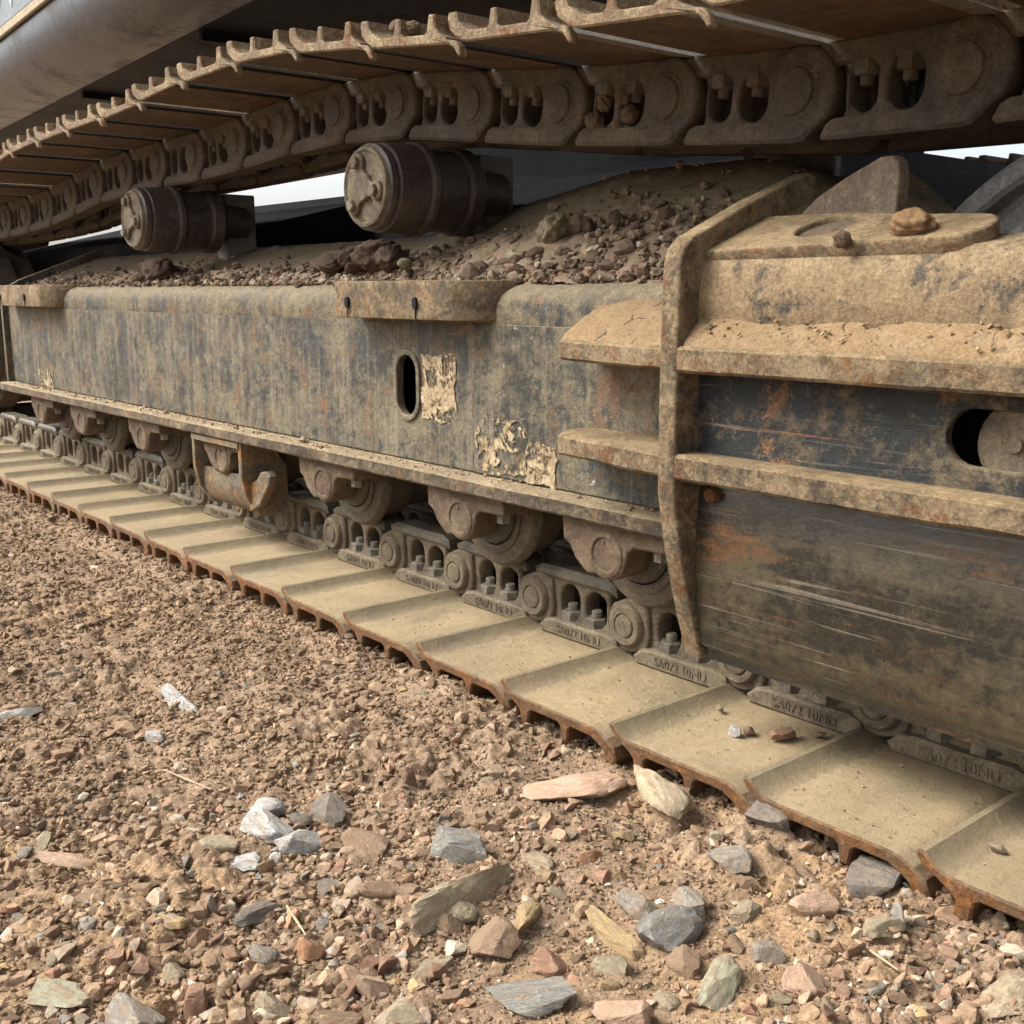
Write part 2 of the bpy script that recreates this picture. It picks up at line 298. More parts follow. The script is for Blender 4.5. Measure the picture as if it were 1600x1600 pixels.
# ------------------------------------------------------------------ mesh helpers
class G:
    def __init__(s): s.v = []; s.f = []; s.m = []
    def add(s, verts, faces, mi=0, T=None):
        o = len(s.v)
        if T is not None: verts = [T @ Vector(q) for q in verts]
        s.v += [tuple(q) for q in verts]; s.f += [tuple(i + o for i in f) for f in faces]; s.m += [mi] * len(faces)
        return s
    def box(s, x0, x1, y0, y1, z0, z1, mi=0, T=None, ch=0.0):
        if ch <= 0:
            vs = [(x, y, z) for x in (x0, x1) for y in (y0, y1) for z in (z0, z1)]
            return s.add(vs, [(0, 1, 3, 2), (4, 6, 7, 5), (0, 4, 5, 1), (2, 3, 7, 6), (0, 2, 6, 4), (1, 5, 7, 3)], mi, T)
        return s.prism([(x0, z0), (x1, z0), (x1, z1), (x0, z1)], y0, y1, mi, T, ch)
    def prism(s, poly, y0, y1, mi=0, T=None, ch=0.0, nsub=1):
        """poly in (x,z), extruded along y, with chamfered ends (inset by ch)"""
        n = len(poly); P = [Vector((a, b)) for a, b in poly]
        area = sum(P[i].x * P[(i + 1) % n].y - P[(i + 1) % n].x * P[i].y for i in range(n))
        if area < 0: P.reverse()
        def inset(d):
            out = []
            for i in range(n):
                a = (P[i] - P[i - 1]).normalized(); b = (P[(i + 1) % n] - P[i]).normalized()
                na = Vector((-a.y, a.x)); nb = Vector((-b.y, b.x)); h = (na + nb)
                l = h.length
                h = na if l < 1e-6 else h / l
                k = max(0.45, h.dot(na)); out.append(P[i] + h * (d / k))
            return out
        rings = []
        if ch > 0: rings.append((y0, inset(ch)))
        a0 = y0 + ch; a1 = y1 - ch
        for k in range(nsub + 1): rings.append((a0 + (a1 - a0) * k / nsub, P))
        if ch > 0: rings.append((y1, inset(ch)))
        vs = [(q.x, y, q.y) for y, R in rings for q in R]
        fs = []
        for k in range(len(rings) - 1):
            for i in range(n):
                j = (i + 1) % n
                fs.append((k * n + i, k * n + j, (k + 1) * n + j, (k + 1) * n + i))
        fs.append(tuple(range(n))[::-1]); fs.append(tuple(range((len(rings) - 1) * n, len(rings) * n)))
        fs = [f[::-1] for f in fs]
        return s.add(vs, fs, mi, T)
    def lathe(s, prof, cx, cz, seg=32, mi=0, T=None):
        """prof: list of (y, r); axis along y"""
        vs = []; fs = []
        for y, r in prof:
            for k in range(seg):
                a = 2 * PI * k / seg; vs.append((cx + r * math.cos(a), y, cz + r * math.sin(a)))
        for i in range(len(prof) - 1):
            for k in range(seg):
                j = (k + 1) % seg
                fs.append((i * seg + k, (i + 1) * seg + k, (i + 1) * seg + j, i * seg + j))
        fs.append(tuple(range(seg))); fs.append(tuple(range((len(prof) - 1) * seg, len(prof) * seg))[::-1])
        fs = [f[::-1] for f in fs]
        return s.add(vs, fs, mi, T)
    def mesh(s, name, mats, smooth=35):
        me = bpy.data.meshes.new(name); me.from_pydata(s.v, [], s.f)
        for m in (mats if isinstance(mats, (list, tuple)) else [mats]): me.materials.append(m)
        if s.m: me.polygons.foreach_set('material_index', s.m)
        finish(me, smooth); return me
def finish(me, smooth=35):
    import bmesh
    bm = bmesh.new(); bm.from_mesh(me); bmesh.ops.recalc_face_normals(bm, faces=bm.faces); bm.to_mesh(me); bm.free()
    if smooth:
        me.polygons.foreach_set('use_smooth', [True] * len(me.polygons))
        me.set_sharp_from_angle(angle=math.radians(smooth))
    me.update()
def np_mesh(name, V, Fc, mats, tint=None, smooth=False):
    """V (n,3) numpy, Fc (m,3 or 4) numpy"""
    me = bpy.data.meshes.new(name); k = Fc.shape[1]
    me.vertices.add(len(V)); me.vertices.foreach_set('co', V.astype(np.float32).ravel())
    me.loops.add(Fc.size); me.loops.foreach_set('vertex_index', Fc.astype(np.int32).ravel())
    me.polygons.add(len(Fc)); me.polygons.foreach_set('loop_start', np.arange(0, Fc.size, k, dtype=np.int32))
    me.polygons.foreach_set('use_smooth', np.full(len(Fc), bool(smooth)))
    if tint is not None:
        a = me.attributes.new('tint', 'FLOAT_COLOR', 'POINT'); a.data.foreach_set('color', tint.astype(np.float32).ravel())
    me.update(calc_edges=True); me.validate()
    for m in (mats if isinstance(mats, (list, tuple)) else [mats]): me.materials.append(m)
    return me
def curve_mesh(splines, depth, bevel=0.0, bres=1):
    cu = bpy.data.curves.new('tmp', 'CURVE'); cu.dimensions = '2D'; cu.fill_mode = 'BOTH'
    for pts in splines:
        s = cu.splines.new('POLY'); s.points.add(len(pts) - 1)
        for i, q in enumerate(pts): s.points[i].co = (q[0], q[1], 0, 1)
        s.use_cyclic_u = True
    cu.extrude = depth / 2 - bevel; cu.bevel_depth = bevel; cu.bevel_resolution = bres; cu.offset = -bevel
    ob = bpy.data.objects.new('tmp', cu); C.objects.link(ob)
    dg = bpy.context.evaluated_depsgraph_get(); me = bpy.data.meshes.new_from_object(ob.evaluated_get(dg))
    vs = [v.co.copy() for v in me.vertices]; fs = [tuple(p.vertices) for p in me.polygons]
    bpy.data.objects.remove(ob); bpy.data.curves.remove(cu); bpy.data.meshes.remove(me)
    return vs, fs
XZ = lambda y: Matrix(((1, 0, 0, 0), (0, 0, -1, y), (0, 1, 0, 0), (0, 0, 0, 1)))      # outline (x,z), centred on y
YZ = lambda x: Matrix(((0, 0, 1, x), (1, 0, 0, 0), (0, 1, 0, 0), (0, 0, 0, 1)))       # outline (y,z), centred on x
XY = lambda z: Matrix.Translation((0, 0, z))
def arc(cx, cy, r, a0, a1, n=8, ry=None):
    ry = ry or r
    return [(cx + r * math.cos(math.radians(a0 + (a1 - a0) * k / n)), cy + ry * math.sin(math.radians(a0 + (a1 - a0) * k / n))) for k in range(n + 1)]
def stadium(x0, x1, z0, z1, n=8):
    if (x1 - x0) > (z1 - z0):
        r = (z1 - z0) / 2; c = (z0 + z1) / 2
        return arc(x0 + r, c, r, 90, 270, n) + arc(x1 - r, c, r, -90, 90, n)
    r = (x1 - x0) / 2; c = (x0 + x1) / 2
    return arc(c, z1 - r, r, 0, 180, n) + arc(c, z0 + r, r, 180, 360, n)
def hexa(r, rot=0): return [(r * math.cos(PI / 3 * k + rot), r * math.sin(PI / 3 * k + rot)) for k in range(6)]
def text_mesh(s, size, depth, T, mi, g):
    cu = bpy.data.curves.new('tmp', 'FONT'); cu.body = s; cu.size = size; cu.extrude = depth; cu.resolution_u = 2
    ob = bpy.data.objects.new('tmp', cu); C.objects.link(ob)
    dg = bpy.context.evaluated_depsgraph_get(); me = bpy.data.meshes.new_from_object(ob.evaluated_get(dg))
    g.add([v.co.copy() for v in me.vertices], [tuple(p.vertices) for p in me.polygons], mi, T)
    bpy.data.objects.remove(ob); bpy.data.curves.remove(cu); bpy.data.meshes.remove(me)

def link_obj(name, me, parent=None, M4=None):
    o = bpy.data.objects.new(name, me); C.objects.link(o)
    if parent is not None: o.parent = parent
    if M4 is not None: o.matrix_local = M4
    return o
def tag(o, label=None, cat=None, group=None, kind=None):
    if label: o['label'] = label
    if cat: o['category'] = cat
    if group: o['group'] = group
    if kind: o['kind'] = kind
    return o

# ------------------------------------------------------------------ ground
def axis(segs):
    out = [segs[0][0]]
    for a, b, st in segs:
        n = max(1, int(round((b - a) / st))); out += list(np.linspace(a, b, n + 1)[1:])
    return np.array(out)
gx = axis([(-400, -60, 60), (-60, -12, 8), (-12, -4.6, 0.6), (-4.6, -3.2, 0.012), (-3.2, -1.9, 0.0065), (-1.9, -0.2, 0.0034), (-0.2, 0.6, 0.02), (0.6, 8, 0.9), (8, 60, 8), (60, 400, 60)])
gy = axis([(-400, -60, 60), (-60, -10, 8), (-10, -0.6, 0.6), (-0.6, 0.05, 0.02), (0.05, 1.14, 0.0034), (1.14, 2.0, 0.04), (2.0, 10, 0.8), (10, 60, 8), (60, 400, 60)])
XX, YY = np.meshgrid(gx, gy, indexing='ij')
fine = ((XX > -4.7) & (XX < 0.7) & (YY > -0.7) & (YY < 2.1)).astype(float)
ZZ = np.where(fine > 0, ground_z(XX, YY) + ground_fine(XX, YY), GZ - 0.005)
V = np.stack([XX.ravel(), YY.ravel(), ZZ.ravel()], 1)
nx, ny = len(gx), len(gy); idx = np.arange(nx * ny).reshape(nx, ny)
Q = np.stack([idx[:-1, :-1].ravel(), idx[1:, :-1].ravel(), idx[1:, 1:].ravel(), idx[:-1, 1:].ravel()], 1)
tag(link_obj('ground', np_mesh('ground', V, Q, M['ground'], smooth=True)), kind='structure')

# ------------------------------------------------------------------ excavator root
root = bpy.data.objects.new('excavator', None); C.objects.link(root); root.location = (-2.3, 2.5, GZ)
tag(root, 'large crawler excavator standing on brown gravel, dusty black track frame and rusty steel tracks', 'excavator')
RI = Matrix.Translation((2.3, -2.5, -GZ))
def part(name, me, M4=None, label=None, kind=None, parent=None):
    """me is given in scene coordinates (or in its own, with M4); parent: a part"""
    if parent is None:
        return tag(link_obj(name, me, root, RI @ (M4 or Matrix())), label, kind=kind)
    return tag(link_obj(name, me, parent, M4), label, kind=kind)

# ---- track link (local: x along the track, z up from the shoe plate, y inwards; pin at x=0, z=PZ)
P = 0.2275; LH = 0.120; PZ = 0.056
def make_link(lower=True):
    g = G()
    if lower: tail = [(0.030, 0.006), (0.190, 0.004), (0.206, 0.012), (0.194, 0.026), (0.181, 0.040), (0.176, 0.060), (0.176, 0.096), (0.176, LH - 0.012), (0.016, LH - 0.012)]
    else: tail = [(0.030, 0.006), (0.172, 0.004), (0.172, 0.020), (0.162, 0.050), (0.162, 0.085), (0.172, LH - 0.012), (0.016, LH - 0.012)]
    if lower: out = tail + [(-0.014, LH - 0.024), (-0.034, PZ + 0.030)] + arc(0.0, PZ, 0.046, 140, 300, 10)
    else: out = tail + [(-0.012, LH - 0.010), (-0.022, LH - 0.014), (-0.046, PZ + 0.034)] + arc(0.0, PZ, 0.057, 150, 290, 12)
    w1 = stadium(0.056, 0.103, 0.027, 0.092, 8)
    w2 = stadium(0.118, 0.168 if lower else 0.155, 0.027, 0.090, 7)
    vs, fs = curve_mesh([out, w1, w2], 0.038, 0.0055, 2)
    g.add(vs, fs, 0, XZ(0.027))
    # solid end round the pin, standing proud of the web
    end = ([(0.016, LH - 0.014), (-0.014, LH - 0.024), (-0.034, PZ + 0.030)] + arc(0.0, PZ, 0.046, 140, 300, 10) + [(0.040, 0.012), (0.046, 0.05), (0.040, 0.095)]) if lower else \
          ([(0.022, LH - 0.010), (-0.012, LH - 0.008), (-0.022, LH - 0.012), (-0.046, PZ + 0.034)] + arc(0.0, PZ, 0.057, 150, 288, 12) + [(0.036, 0.010), (0.041, 0.05), (0.038, 0.09)])
    vs, fs = curve_mesh([end], 0.030, 0.006, 2)
    g.add(vs, fs, 0, XZ(0.013))
    # worn rail head
    if lower: g.prism([(0.004, LH - 0.022), (0.182, LH - 0.022), (0.200, LH - 0.026), (0.196, LH - 0.008), (0.178, LH), (0.018, LH), (-0.006, LH - 0.010)], -0.005, 0.054, 1, None, 0.007)
    else: g.prism([(-0.020, LH - 0.026), (0.172, LH - 0.026), (0.184, LH - 0.020), (0.192, LH - 0.005), (0.188, LH), (0.000, LH), (-0.014, LH - 0.003), (-0.026, LH - 0.014)], -0.003, 0.054, 1, None, 0.005)
    # inner boss of the far end, set back behind the next link
    vs, fs = curve_mesh([arc(P, PZ, 0.044, 120, -120, 14) + [(0.150, 0.006), (0.150, 0.106)]], 0.022, 0.004, 1)
    g.add(vs, fs, 0, XZ(0.066))
    # outer boss and pin
    if lower: g.lathe([(0.03, 0.040), (-0.003, 0.036), (-0.009, 0.0345), (-0.012, 0.031), (-0.012, 0.022), (-0.0085, 0.0205), (-0.0085, 0.0195), (-0.0125, 0.0185), (-0.0135, 0.0165), (-0.0130, 0.006)], 0, PZ, 32, 0)
    else: g.lathe([(0.03, 0.038), (-0.0025, 0.037), (-0.004, 0.034), (-0.0035, 0.031), (-0.0045, 0.0295), (-0.0075, 0.0285), (-0.0085, 0.025), (-0.0085, 0.010)], 0.004, PZ, 32, 0)
    # flared foot with the cast number (lower run only; packed smooth with dirt above)
    g.prism([(0.026, 0.0), (0.200, 0.0), (0.212, 0.010), (0.206, 0.026), (0.185, 0.031), (0.125, 0.029), (0.060, 0.030), (0.036, 0.026), (0.020, 0.012)], -0.011 if lower else 0.004, 0.046, 0, None, 0.004)
    T = Matrix.Translation((0.066, -0.0108, 0.0085)) @ Matrix.Rotation(math.radians(90), 4, 'X')
    if lower: text_mesh('SA072 10NU', 0.0200, 0.0017, T, 0, g)
    return g.mesh('track_link', [M['link'], M['rail']] if lower else [M['ulink'], M['ulink']], 40)
def make_nut(h=0.020):
    g = G(); g.lathe([(0, 0.016), (h * 0.2, 0.0195), (h, 0.0195), (h + 0.002, 0.0165)], 0, 0, 6)
    g.lathe([(h + 0.002, 0.0095), (h + 0.012, 0.0095), (h + 0.014, 0.007)], 0, 0, 12)
    g.lathe([(-0.002, 0.020), (0.001, 0.020)], 0, 0, 16)
    me = g.mesh('shoe_nut', M['bolt'], 30); me.transform(Matrix.Rotation(PI / 2, 4, 'X')); return me
link_me = make_link()
ulink_me = make_link(False)
nut_me = make_nut(); unut_me = nut_me.copy(); unut_me.materials[0] = M['ulink']
def make_shoe(mats, lh=1.0):
    prof = [(-0.018, 0.0120 * lh), (-0.0135, 0.0175 * lh), (-0.007, 0.0165 * lh), (0.004, 0.0065 * lh), (0.014, 0.0015 * lh), (0.030, 0.0), (0.180, 0.0), (0.193, -0.002), (0.208, -0.009), (0.222, -0.018), (0.2285, -0.034), (0.226, -0.0415), (0.209, -0.0415),
            (0.204, -0.029), (0.192, -0.021), (0.178, -0.015), (0.140, -0.0145), (0.1345, -0.019), (0.1315, -0.039), (0.1195, -0.039), (0.1165, -0.019), (0.111, -0.0145),
            (0.056, -0.0145), (0.0495, -0.019), (0.0465, -0.0415), (0.0315, -0.0415), (0.0285, -0.022), (0.022, -0.016), (0.006, -0.0100 + 0.003 * lh), (-0.010, -0.002 + 0.004 * lh)]
    prof = prof[::-1]; g = G()
    if lh < 0.5: g.prism([(-0.004, -0.006), (-0.020, -0.004), (-0.030, 0.004), (-0.0345, 0.015), (-0.030, 0.0175), (-0.0235, 0.010), (-0.016, 0.004), (0.0, 0.0005)], 0.0, 0.016, 1, None, 0.002)
    g.prism(prof, 0.0, 0.70, 0, None, 0.0025, 6)
    # rusty worn teeth and ends use the second material
    for i, f in enumerate(g.f):
        if len(f) < 8 and len(mats) > 2 and sum(g.v[k][0] for k in f) / len(f) < 0.010 and sum(g.v[k][2] for k in f) / len(f) > -0.0095 and sum(g.v[k][1] for k in f) / len(f) > 0.02: g.m[i] = 2; continue
        zc = sum(g.v[k][2] for k in f) / len(f); yc = sum(g.v[k][1] for k in f) / len(f)
        if zc < -0.012 and len(f) < 8: g.m[i] = 1
        if len(f) > 8: g.m[i] = 1
        if len(f) < 8 and (yc < 0.004): g.m[i] = 1
    return g.mesh('track_shoe', mats, 32)
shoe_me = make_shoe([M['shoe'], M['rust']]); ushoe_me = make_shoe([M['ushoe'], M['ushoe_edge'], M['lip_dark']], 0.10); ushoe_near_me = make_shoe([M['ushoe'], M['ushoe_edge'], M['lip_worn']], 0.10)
YO = 1.011; YL = 1.257; YL2 = 1.361 * 2 - YL
def place_unit(px, pz, ang, shoe=True, upper=False, off=0.0, inner=True, near=True):
    """pin at (px,pz), track direction ang"""
    B = Matrix.Translation((px, 0, pz)) @ Matrix.Rotation(-ang, 4, 'Y') @ Matrix.Translation((0, 0, -PZ))
    T = B @ Matrix.Translation((0, YL, 0))
    if upper:   # turned upside down about the track's own cross axis
        pass
    lk = part('track_link', ulink_me if upper else link_me, T)
    if near:
        for x in (0.080, 0.139):
            if upper or x < 0.1 or True:
                part('nut', unut_me if upper else nut_me, Matrix.Translation((x, 0.020 if upper else 0.016, 0.024)), parent=lk)
    if inner:
        part('track_link', ulink_me if upper else link_me, B @ Matrix.Translation((0, YL2, 0)) @ Matrix.Scale(-1, 4, (0, 1, 0)))
    if shoe:
        j = Matrix.Rotation(random.uniform(-0.008, 0.008), 4, 'Y')
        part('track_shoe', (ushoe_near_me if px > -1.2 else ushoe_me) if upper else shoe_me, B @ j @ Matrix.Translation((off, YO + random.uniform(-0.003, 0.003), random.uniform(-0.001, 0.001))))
# lower run
SZ = -0.588
x0 = -0.528 + 0.010
xs = [x0 - P * k for k in range(0, 19)]
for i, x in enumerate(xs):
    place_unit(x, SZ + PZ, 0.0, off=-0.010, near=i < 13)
a = math.radians(7); px, pz = x0, SZ + PZ
# rising towards the sprocket at the right
cx, cz = x0 + P, SZ + PZ
B0 = Matrix()
for aa in (8, 20, 34):
    pass
ang = math.radians(8); px, pz = x0 + P, SZ + PZ + 0.004
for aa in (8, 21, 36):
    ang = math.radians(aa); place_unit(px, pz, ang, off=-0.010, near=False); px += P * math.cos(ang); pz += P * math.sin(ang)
# upper run: rail line heights
RX = [-4.9, -4.6, -4.2, -3.87, -3.64, -3.4, -3.06, -2.86, -2.63, -2.415, -2.207, -1.952, -1.776, -1.548, -1.324, -1.093, -0.908, -0.70, 0.6]
RZ = [0.178, 0.182, 0.190, 0.206, 0.230, 0.256, 0.268, 0.268, 0.271, 0.282, 0.295, 0.294, 0.279, 0.249, 0.222, 0.203, 0.188, 0.185, 0.185]
railz = lambda x: float(np.interp(x, RX, RZ))
px = -0.69 + 2 * P - 0.002
pins = [px]
while px > -4.9:
    px -= P * 0.9985; pins.append(px)
for i in range(len(pins) - 1):
    x, xn = pins[i], pins[i + 1]
    z, zn = railz(x) + LH - PZ, railz(xn) + LH - PZ
    ang = math.atan2(zn - z, xn - x)      # link runs from its pin towards -x, upside down
    place_unit(x, z, ang, upper=True, off=-0.020, near=-2.6 < x < -0.4)
# round the idler at the far left
cz_i = (railz(-4.9) + (-0.468)) / 2; R_i = (railz(-4.9) + 0.468) / 2
R_p = R_i + (LH - PZ)
n = int(round(PI * R_p / P))
last = pins[-1]
for k in range(n):
    a0 = PI / 2 + PI * k / n; a1 = PI / 2 + PI * (k + 1) / n
    xa, za = last + R_p * math.cos(a0), cz_i + R_p * math.sin(a0)
    xb, zb = last + R_p * math.cos(a1), cz_i + R_p * math.sin(a1)
    place_unit(xa, za, math.atan2(zb - za, xb - xa), off=-0.015, near=False, upper=True)
g = G(); g.lathe([(1.20, 0.10), (1.20, R_i - 0.06), (1.235, R_i - 0.02), (1.24, R_i - 0.002), (1.32, R_i - 0.002), (1.325, R_i + 0.02), (1.397, R_i + 0.02), (1.402, R_i - 0.002), (1.48, R_i - 0.002), (1.49, R_i - 0.06), (1.52, 0.10)], last, cz_i, 48)
part('front_idler', g.mesh('front_idler', M['roller'], 35))

# ------------------------------------------------------------------ track frame
frame = bpy.data.objects.new('track_frame', None); C.objects.link(frame); frame.parent = root
frame.matrix_local = RI @ Matrix.Translation((-2.0, 1.36, -0.3))
FI = Matrix.Translation((2.0, -1.36, 0.3))
def fpart(name, me, label=None, kind=None, M4=None):
    return tag(link_obj(name, me, frame, FI @ (M4 or Matrix())), label, kind=kind)
XL, XG = -4.08, -0.93
YS = 1.168
# side plate with the oval hole
outer = [(XL, -0.307), (-1.49, -0.307), (-1.49, -0.055), (XL, -0.055)]
vs, fs = curve_mesh([outer, stadium(-1.718, -1.652, -0.228, -0.113, 10)], 0.014, 0.0015)
g = G(); g.add(vs, fs, 0, XZ(YS + 0.007)); fpart('side_plate', g.mesh('side_plate', M['side']))
vs, fs = curve_mesh([[(-1.486, -0.307), (XG, -0.307), (XG, -0.055), (-1.486, -0.055)]], 0.014, 0.0015)
g = G(); g.add(vs, fs, 0, XZ(YS + 0.004)); fpart('side_plate', g.mesh('side_plate_b', M['side']))
# weld beads: seams running up the side
for xw, ww in ((-1.488, 0.006), (-1.79, 0.0025)):
    n = 46; vsx = []; fsx = []
    for k in range(n + 1):
        z = -0.305 + 0.27 * k / n; rr = ww * (1 + 0.18 * math.sin(k * 2.4))
        for t in range(7):
            a_ = PI * t / 6; vsx.append((xw + rr * math.cos(a_), YS - 0.6 * rr * math.sin(a_) + 0.001, z))
    for k in range(n):
        for t in range(6): q = k * 7 + t; fsx.append((q, q + 1, q + 8, q + 7))
    g = G(); g.add(vsx, fsx); fpart('weld_bead', g.mesh('weld_bead', M['side'], 60))
# rim round the hole
g = G(); o_ = stadium(-1.726, -1.644, -0.236, -0.105, 10); i_ = stadium(-1.716, -1.654, -0.226, -0.115, 10)
vs, fs = curve_mesh([o_, i_], 0.006, 0.002, 1); g.add(vs, fs, 0, XZ(YS - 0.002)); fpart('hole_rim', g.mesh('hole_rim', M['side']))
# right hand face with the long slot
vs, fs = curve_mesh([[(XG + 0.004, -0.235), (0.35, -0.235), (0.35, -0.055), (XG + 0.004, -0.055)], stadium(-0.582, -0.33, -0.176, -0.117, 10)], 0.014, 0.003)
g = G(); g.add(vs, fs, 0, XZ(1.082)); fpart('side_plate', g.mesh('side_plate_c', M['recess']), 'recessed dark side plate with a long slot')
g = G(); g.lathe([(1.082, 0.02), (1.084, 0.040), (1.090, 0.047), (1.25, 0.047)], -0.508, -0.152, 28)
g.lathe([(1.078, 0.008), (1.084, 0.010)], -0.512, -0.150, 10)
fpart('slot_pin', g.mesh('slot_pin', M['link']), 'dusty round pin inside the slot')
# back wall and bottom, so that the frame is a closed box
g = G(); g.box(XL, -0.95, 1.30, 1.31, -0.30, 0.0, 0); g.box(-0.95, 0.35, 1.18, 1.19, -0.24, 0.02, 0); g.box(XL, 0.35, 1.546, 1.556, -0.335, 0.0, 0)
fpart('inner_wall', g.mesh('inner_wall', M['dark']))
# bottom flange, slightly battered edge
def battered_bar(xa, xb, y0f, y1, z0, z1, mat, name, nseg=120, amp=0.0012, ch=0.004):
    vs = []; fs = []; n = nseg
    for k in range(n + 1):
        t = k / n; x = xa + (xb - xa) * t; y0 = y0f(x) if callable(y0f) else y0f
        a1 = amp * float(fbm(np.array([x * 9.0]), np.array([z0 * 50]), 1, 3)); a2 = amp * float(fbm(np.array([x * 14.0]), np.array([z1 * 50 + 4]), 1, 3))
        vs += [(x, y1, z0), (x, y0 + ch, z0 + a2), (x, y0 + a1, z0 + ch + a2), (x, y0 + a1, z1 - ch + a1), (x, y0 + ch * 1.4, z1 + a1), (x, y1, z1)]
    for k in range(n):
        for t in range(6):
            t2 = (t + 1) % 6; fs.append((k * 6 + t, k * 6 + t2, (k + 1) * 6 + t2, (k + 1) * 6 + t))
    fs.append(tuple(range(6))); fs.append(tuple(range(n * 6, n * 6 + 6))[::-1])
    g = G(); g.add(vs, fs); return g.mesh(name, mat, 40)
fpart('bottom_flange', battered_bar(XL, -0.935, 1.120, 1.60, -0.337, -0.3095, M['flange'], 'bottom_flange'))
# left end plate
vs, fs = curve_mesh([[(1.150, -0.337), (1.58, -0.337), (1.58, 0.10), (1.49, 0.142), (1.215, 0.037), (1.150, 0.0)]], 0.020, 0.002)
g = G(); g.add(vs, fs, 0, YZ(XL - 0.011)); fpart('end_plate', g.mesh('end_plate', M['side']))
# top plate: rounded edge, rising inwards
kX = [-4.2, -2.05, -1.8, -1.45, -1.15, -0.98, -0.90, 0.5]
kV = [0.37, 0.37, 0.52, 0.70, 0.69, 0.50, 0.30, 0.30]
def top_k(x): return np.interp(x, kX, kV)
def top_z(x, y):
    return 0.012 + (y - 1.215) * top_k(x)
txs = np.linspace(XL, 0.35, 220)
prof = [(1.1690, -0.058), (1.1676, -0.052), (1.1674, -0.030)] + [(1.215 - 0.0465 * math.cos(math.radians(t)), -0.028 + 0.040 * math.sin(math.radians(t))) for t in (12, 30, 48, 66, 80)]
vs = []
for x in txs:
    for (y, z) in prof: vs.append((x, y, z))
    for y in np.linspace(1.215, 1.50, 9): vs.append((x, y, float(top_z(x, y))))
    k = float(top_k(x)); zt = 0.012 + 0.285 * k
    vs += [(x, 1.53, zt - 0.004), (x, 1.556, zt - 0.04), (x, 1.556, -0.05)]
m_ = len(prof) + 9 + 3
fs = [(i * m_ + j, (i + 1) * m_ + j, (i + 1) * m_ + j + 1, i * m_ + j + 1) for i in range(len(txs) - 1) for j in range(m_ - 1)]
kc = int(np.searchsorted(txs, -0.93)) * (m_ - 1)
def right_z(x, y):
    t = np.clip((x + 0.95) / 0.22, 0, 1); t = t * t * (3 - 2 * t)
    hi = np.interp(y, [1.085, 1.20, 1.30, 1.50], [0.046, 0.088, 0.125, 0.185]); lo = np.interp(y, [1.085, 1.14, 1.30, 1.50], [0.044, 0.056, 0.062, 0.062])
    return hi * (1 - t) + lo * t
vsr = []; rx = np.linspace(-0.925, 0.35, 150); ry = np.linspace(1.092, 1.50, 26)
for x in rx:
    for (y, z) in [(1.078, -0.058), (1.072, -0.040), (1.068, -0.020), (1.069, 0.003), (1.0745, 0.024), (1.080, 0.036)]: vsr.append((x, y + 0.003 * float(fbm(np.array([x * 8]), np.array([z * 30]), 1, 2)), z))
    for y in ry: vsr.append((x, y, float(right_z(x, y)) + 0.003 * float(fbm(np.array([x]), np.array([y]), 14, 3))))
mr = 6 + len(ry)
fsr = [(i * mr + j, (i + 1) * mr + j, (i + 1) * mr + j + 1, i * mr + j + 1) for i in range(len(rx) - 1) for j in range(mr - 1)]
g = G(); g.add(vsr, fsr); fpart('top_plate', g.mesh('top_plate', M['topr'], 60), 'tan dust coated top skin right of the gusset')
g = G(); g.add(vs, fs[:kc]); me = g.mesh('top_plate', M['side_top'], 50)
bm = bmesh.new(); bm.from_mesh(me); bmesh.ops.delete(bm, geom=[v for v in bm.verts if not v.link_faces], context='VERTS'); bm.to_mesh(me); bm.free()
fpart('top_plate', me)
# cross gusset plate standing out from the side
gp = [(1.36, -0.335), (1.115, -0.478), (1.098, -0.480), (1.075, -0.415), (1.050, -0.330), (1.034, -0.250), (1.032, -0.10), (1.034, 0.032), (1.040, 0.050), (1.056, 0.064), (1.172, 0.113), (1.285, 0.153), (1.300, 0.150), (1.310, 0.03)]
vs, fs = curve_mesh([gp], 0.029, 0.004, 2); g = G(); g.add(vs, fs, 0, YZ(-0.929)); fpart('gusset_plate', g.mesh('gusset_plate', M['ribs'], 40))
# horizontal flanges, tapering out to the left of the gusset
def tap(y_in):
    def f(x):
        if x > XG: return 1.032
        t = (XG - x) / 0.25; y = 1.034 + 0.038 * min(1, t)
        if x < -1.165: y += (-1.165 - x) ** 2 * 40
        return y
    return f
fpart('upper_flange', battered_bar(-1.190, -0.944, tap(0), YS + 0.004, -0.097, -0.067, M['ribs'], 'upper_flange_a', 40, 0.002))
fpart('upper_flange', battered_bar(-0.914, 0.35, 1.032, 1.080, -0.098, -0.066, M['ribs'], 'upper_flange_b', 120, 0.002))
fpart('lower_flange', battered_bar(-1.200, -0.944, tap(0), YS + 0.004, -0.232, -0.202, M['ribs'], 'lower_flange_a', 40, 0.002))
fpart('lower_flange', battered_bar(-0.914, 0.35, 1.032, 1.080, -0.232, -0.200, M['ribs'], 'lower_flange_b', 120, 0.002))
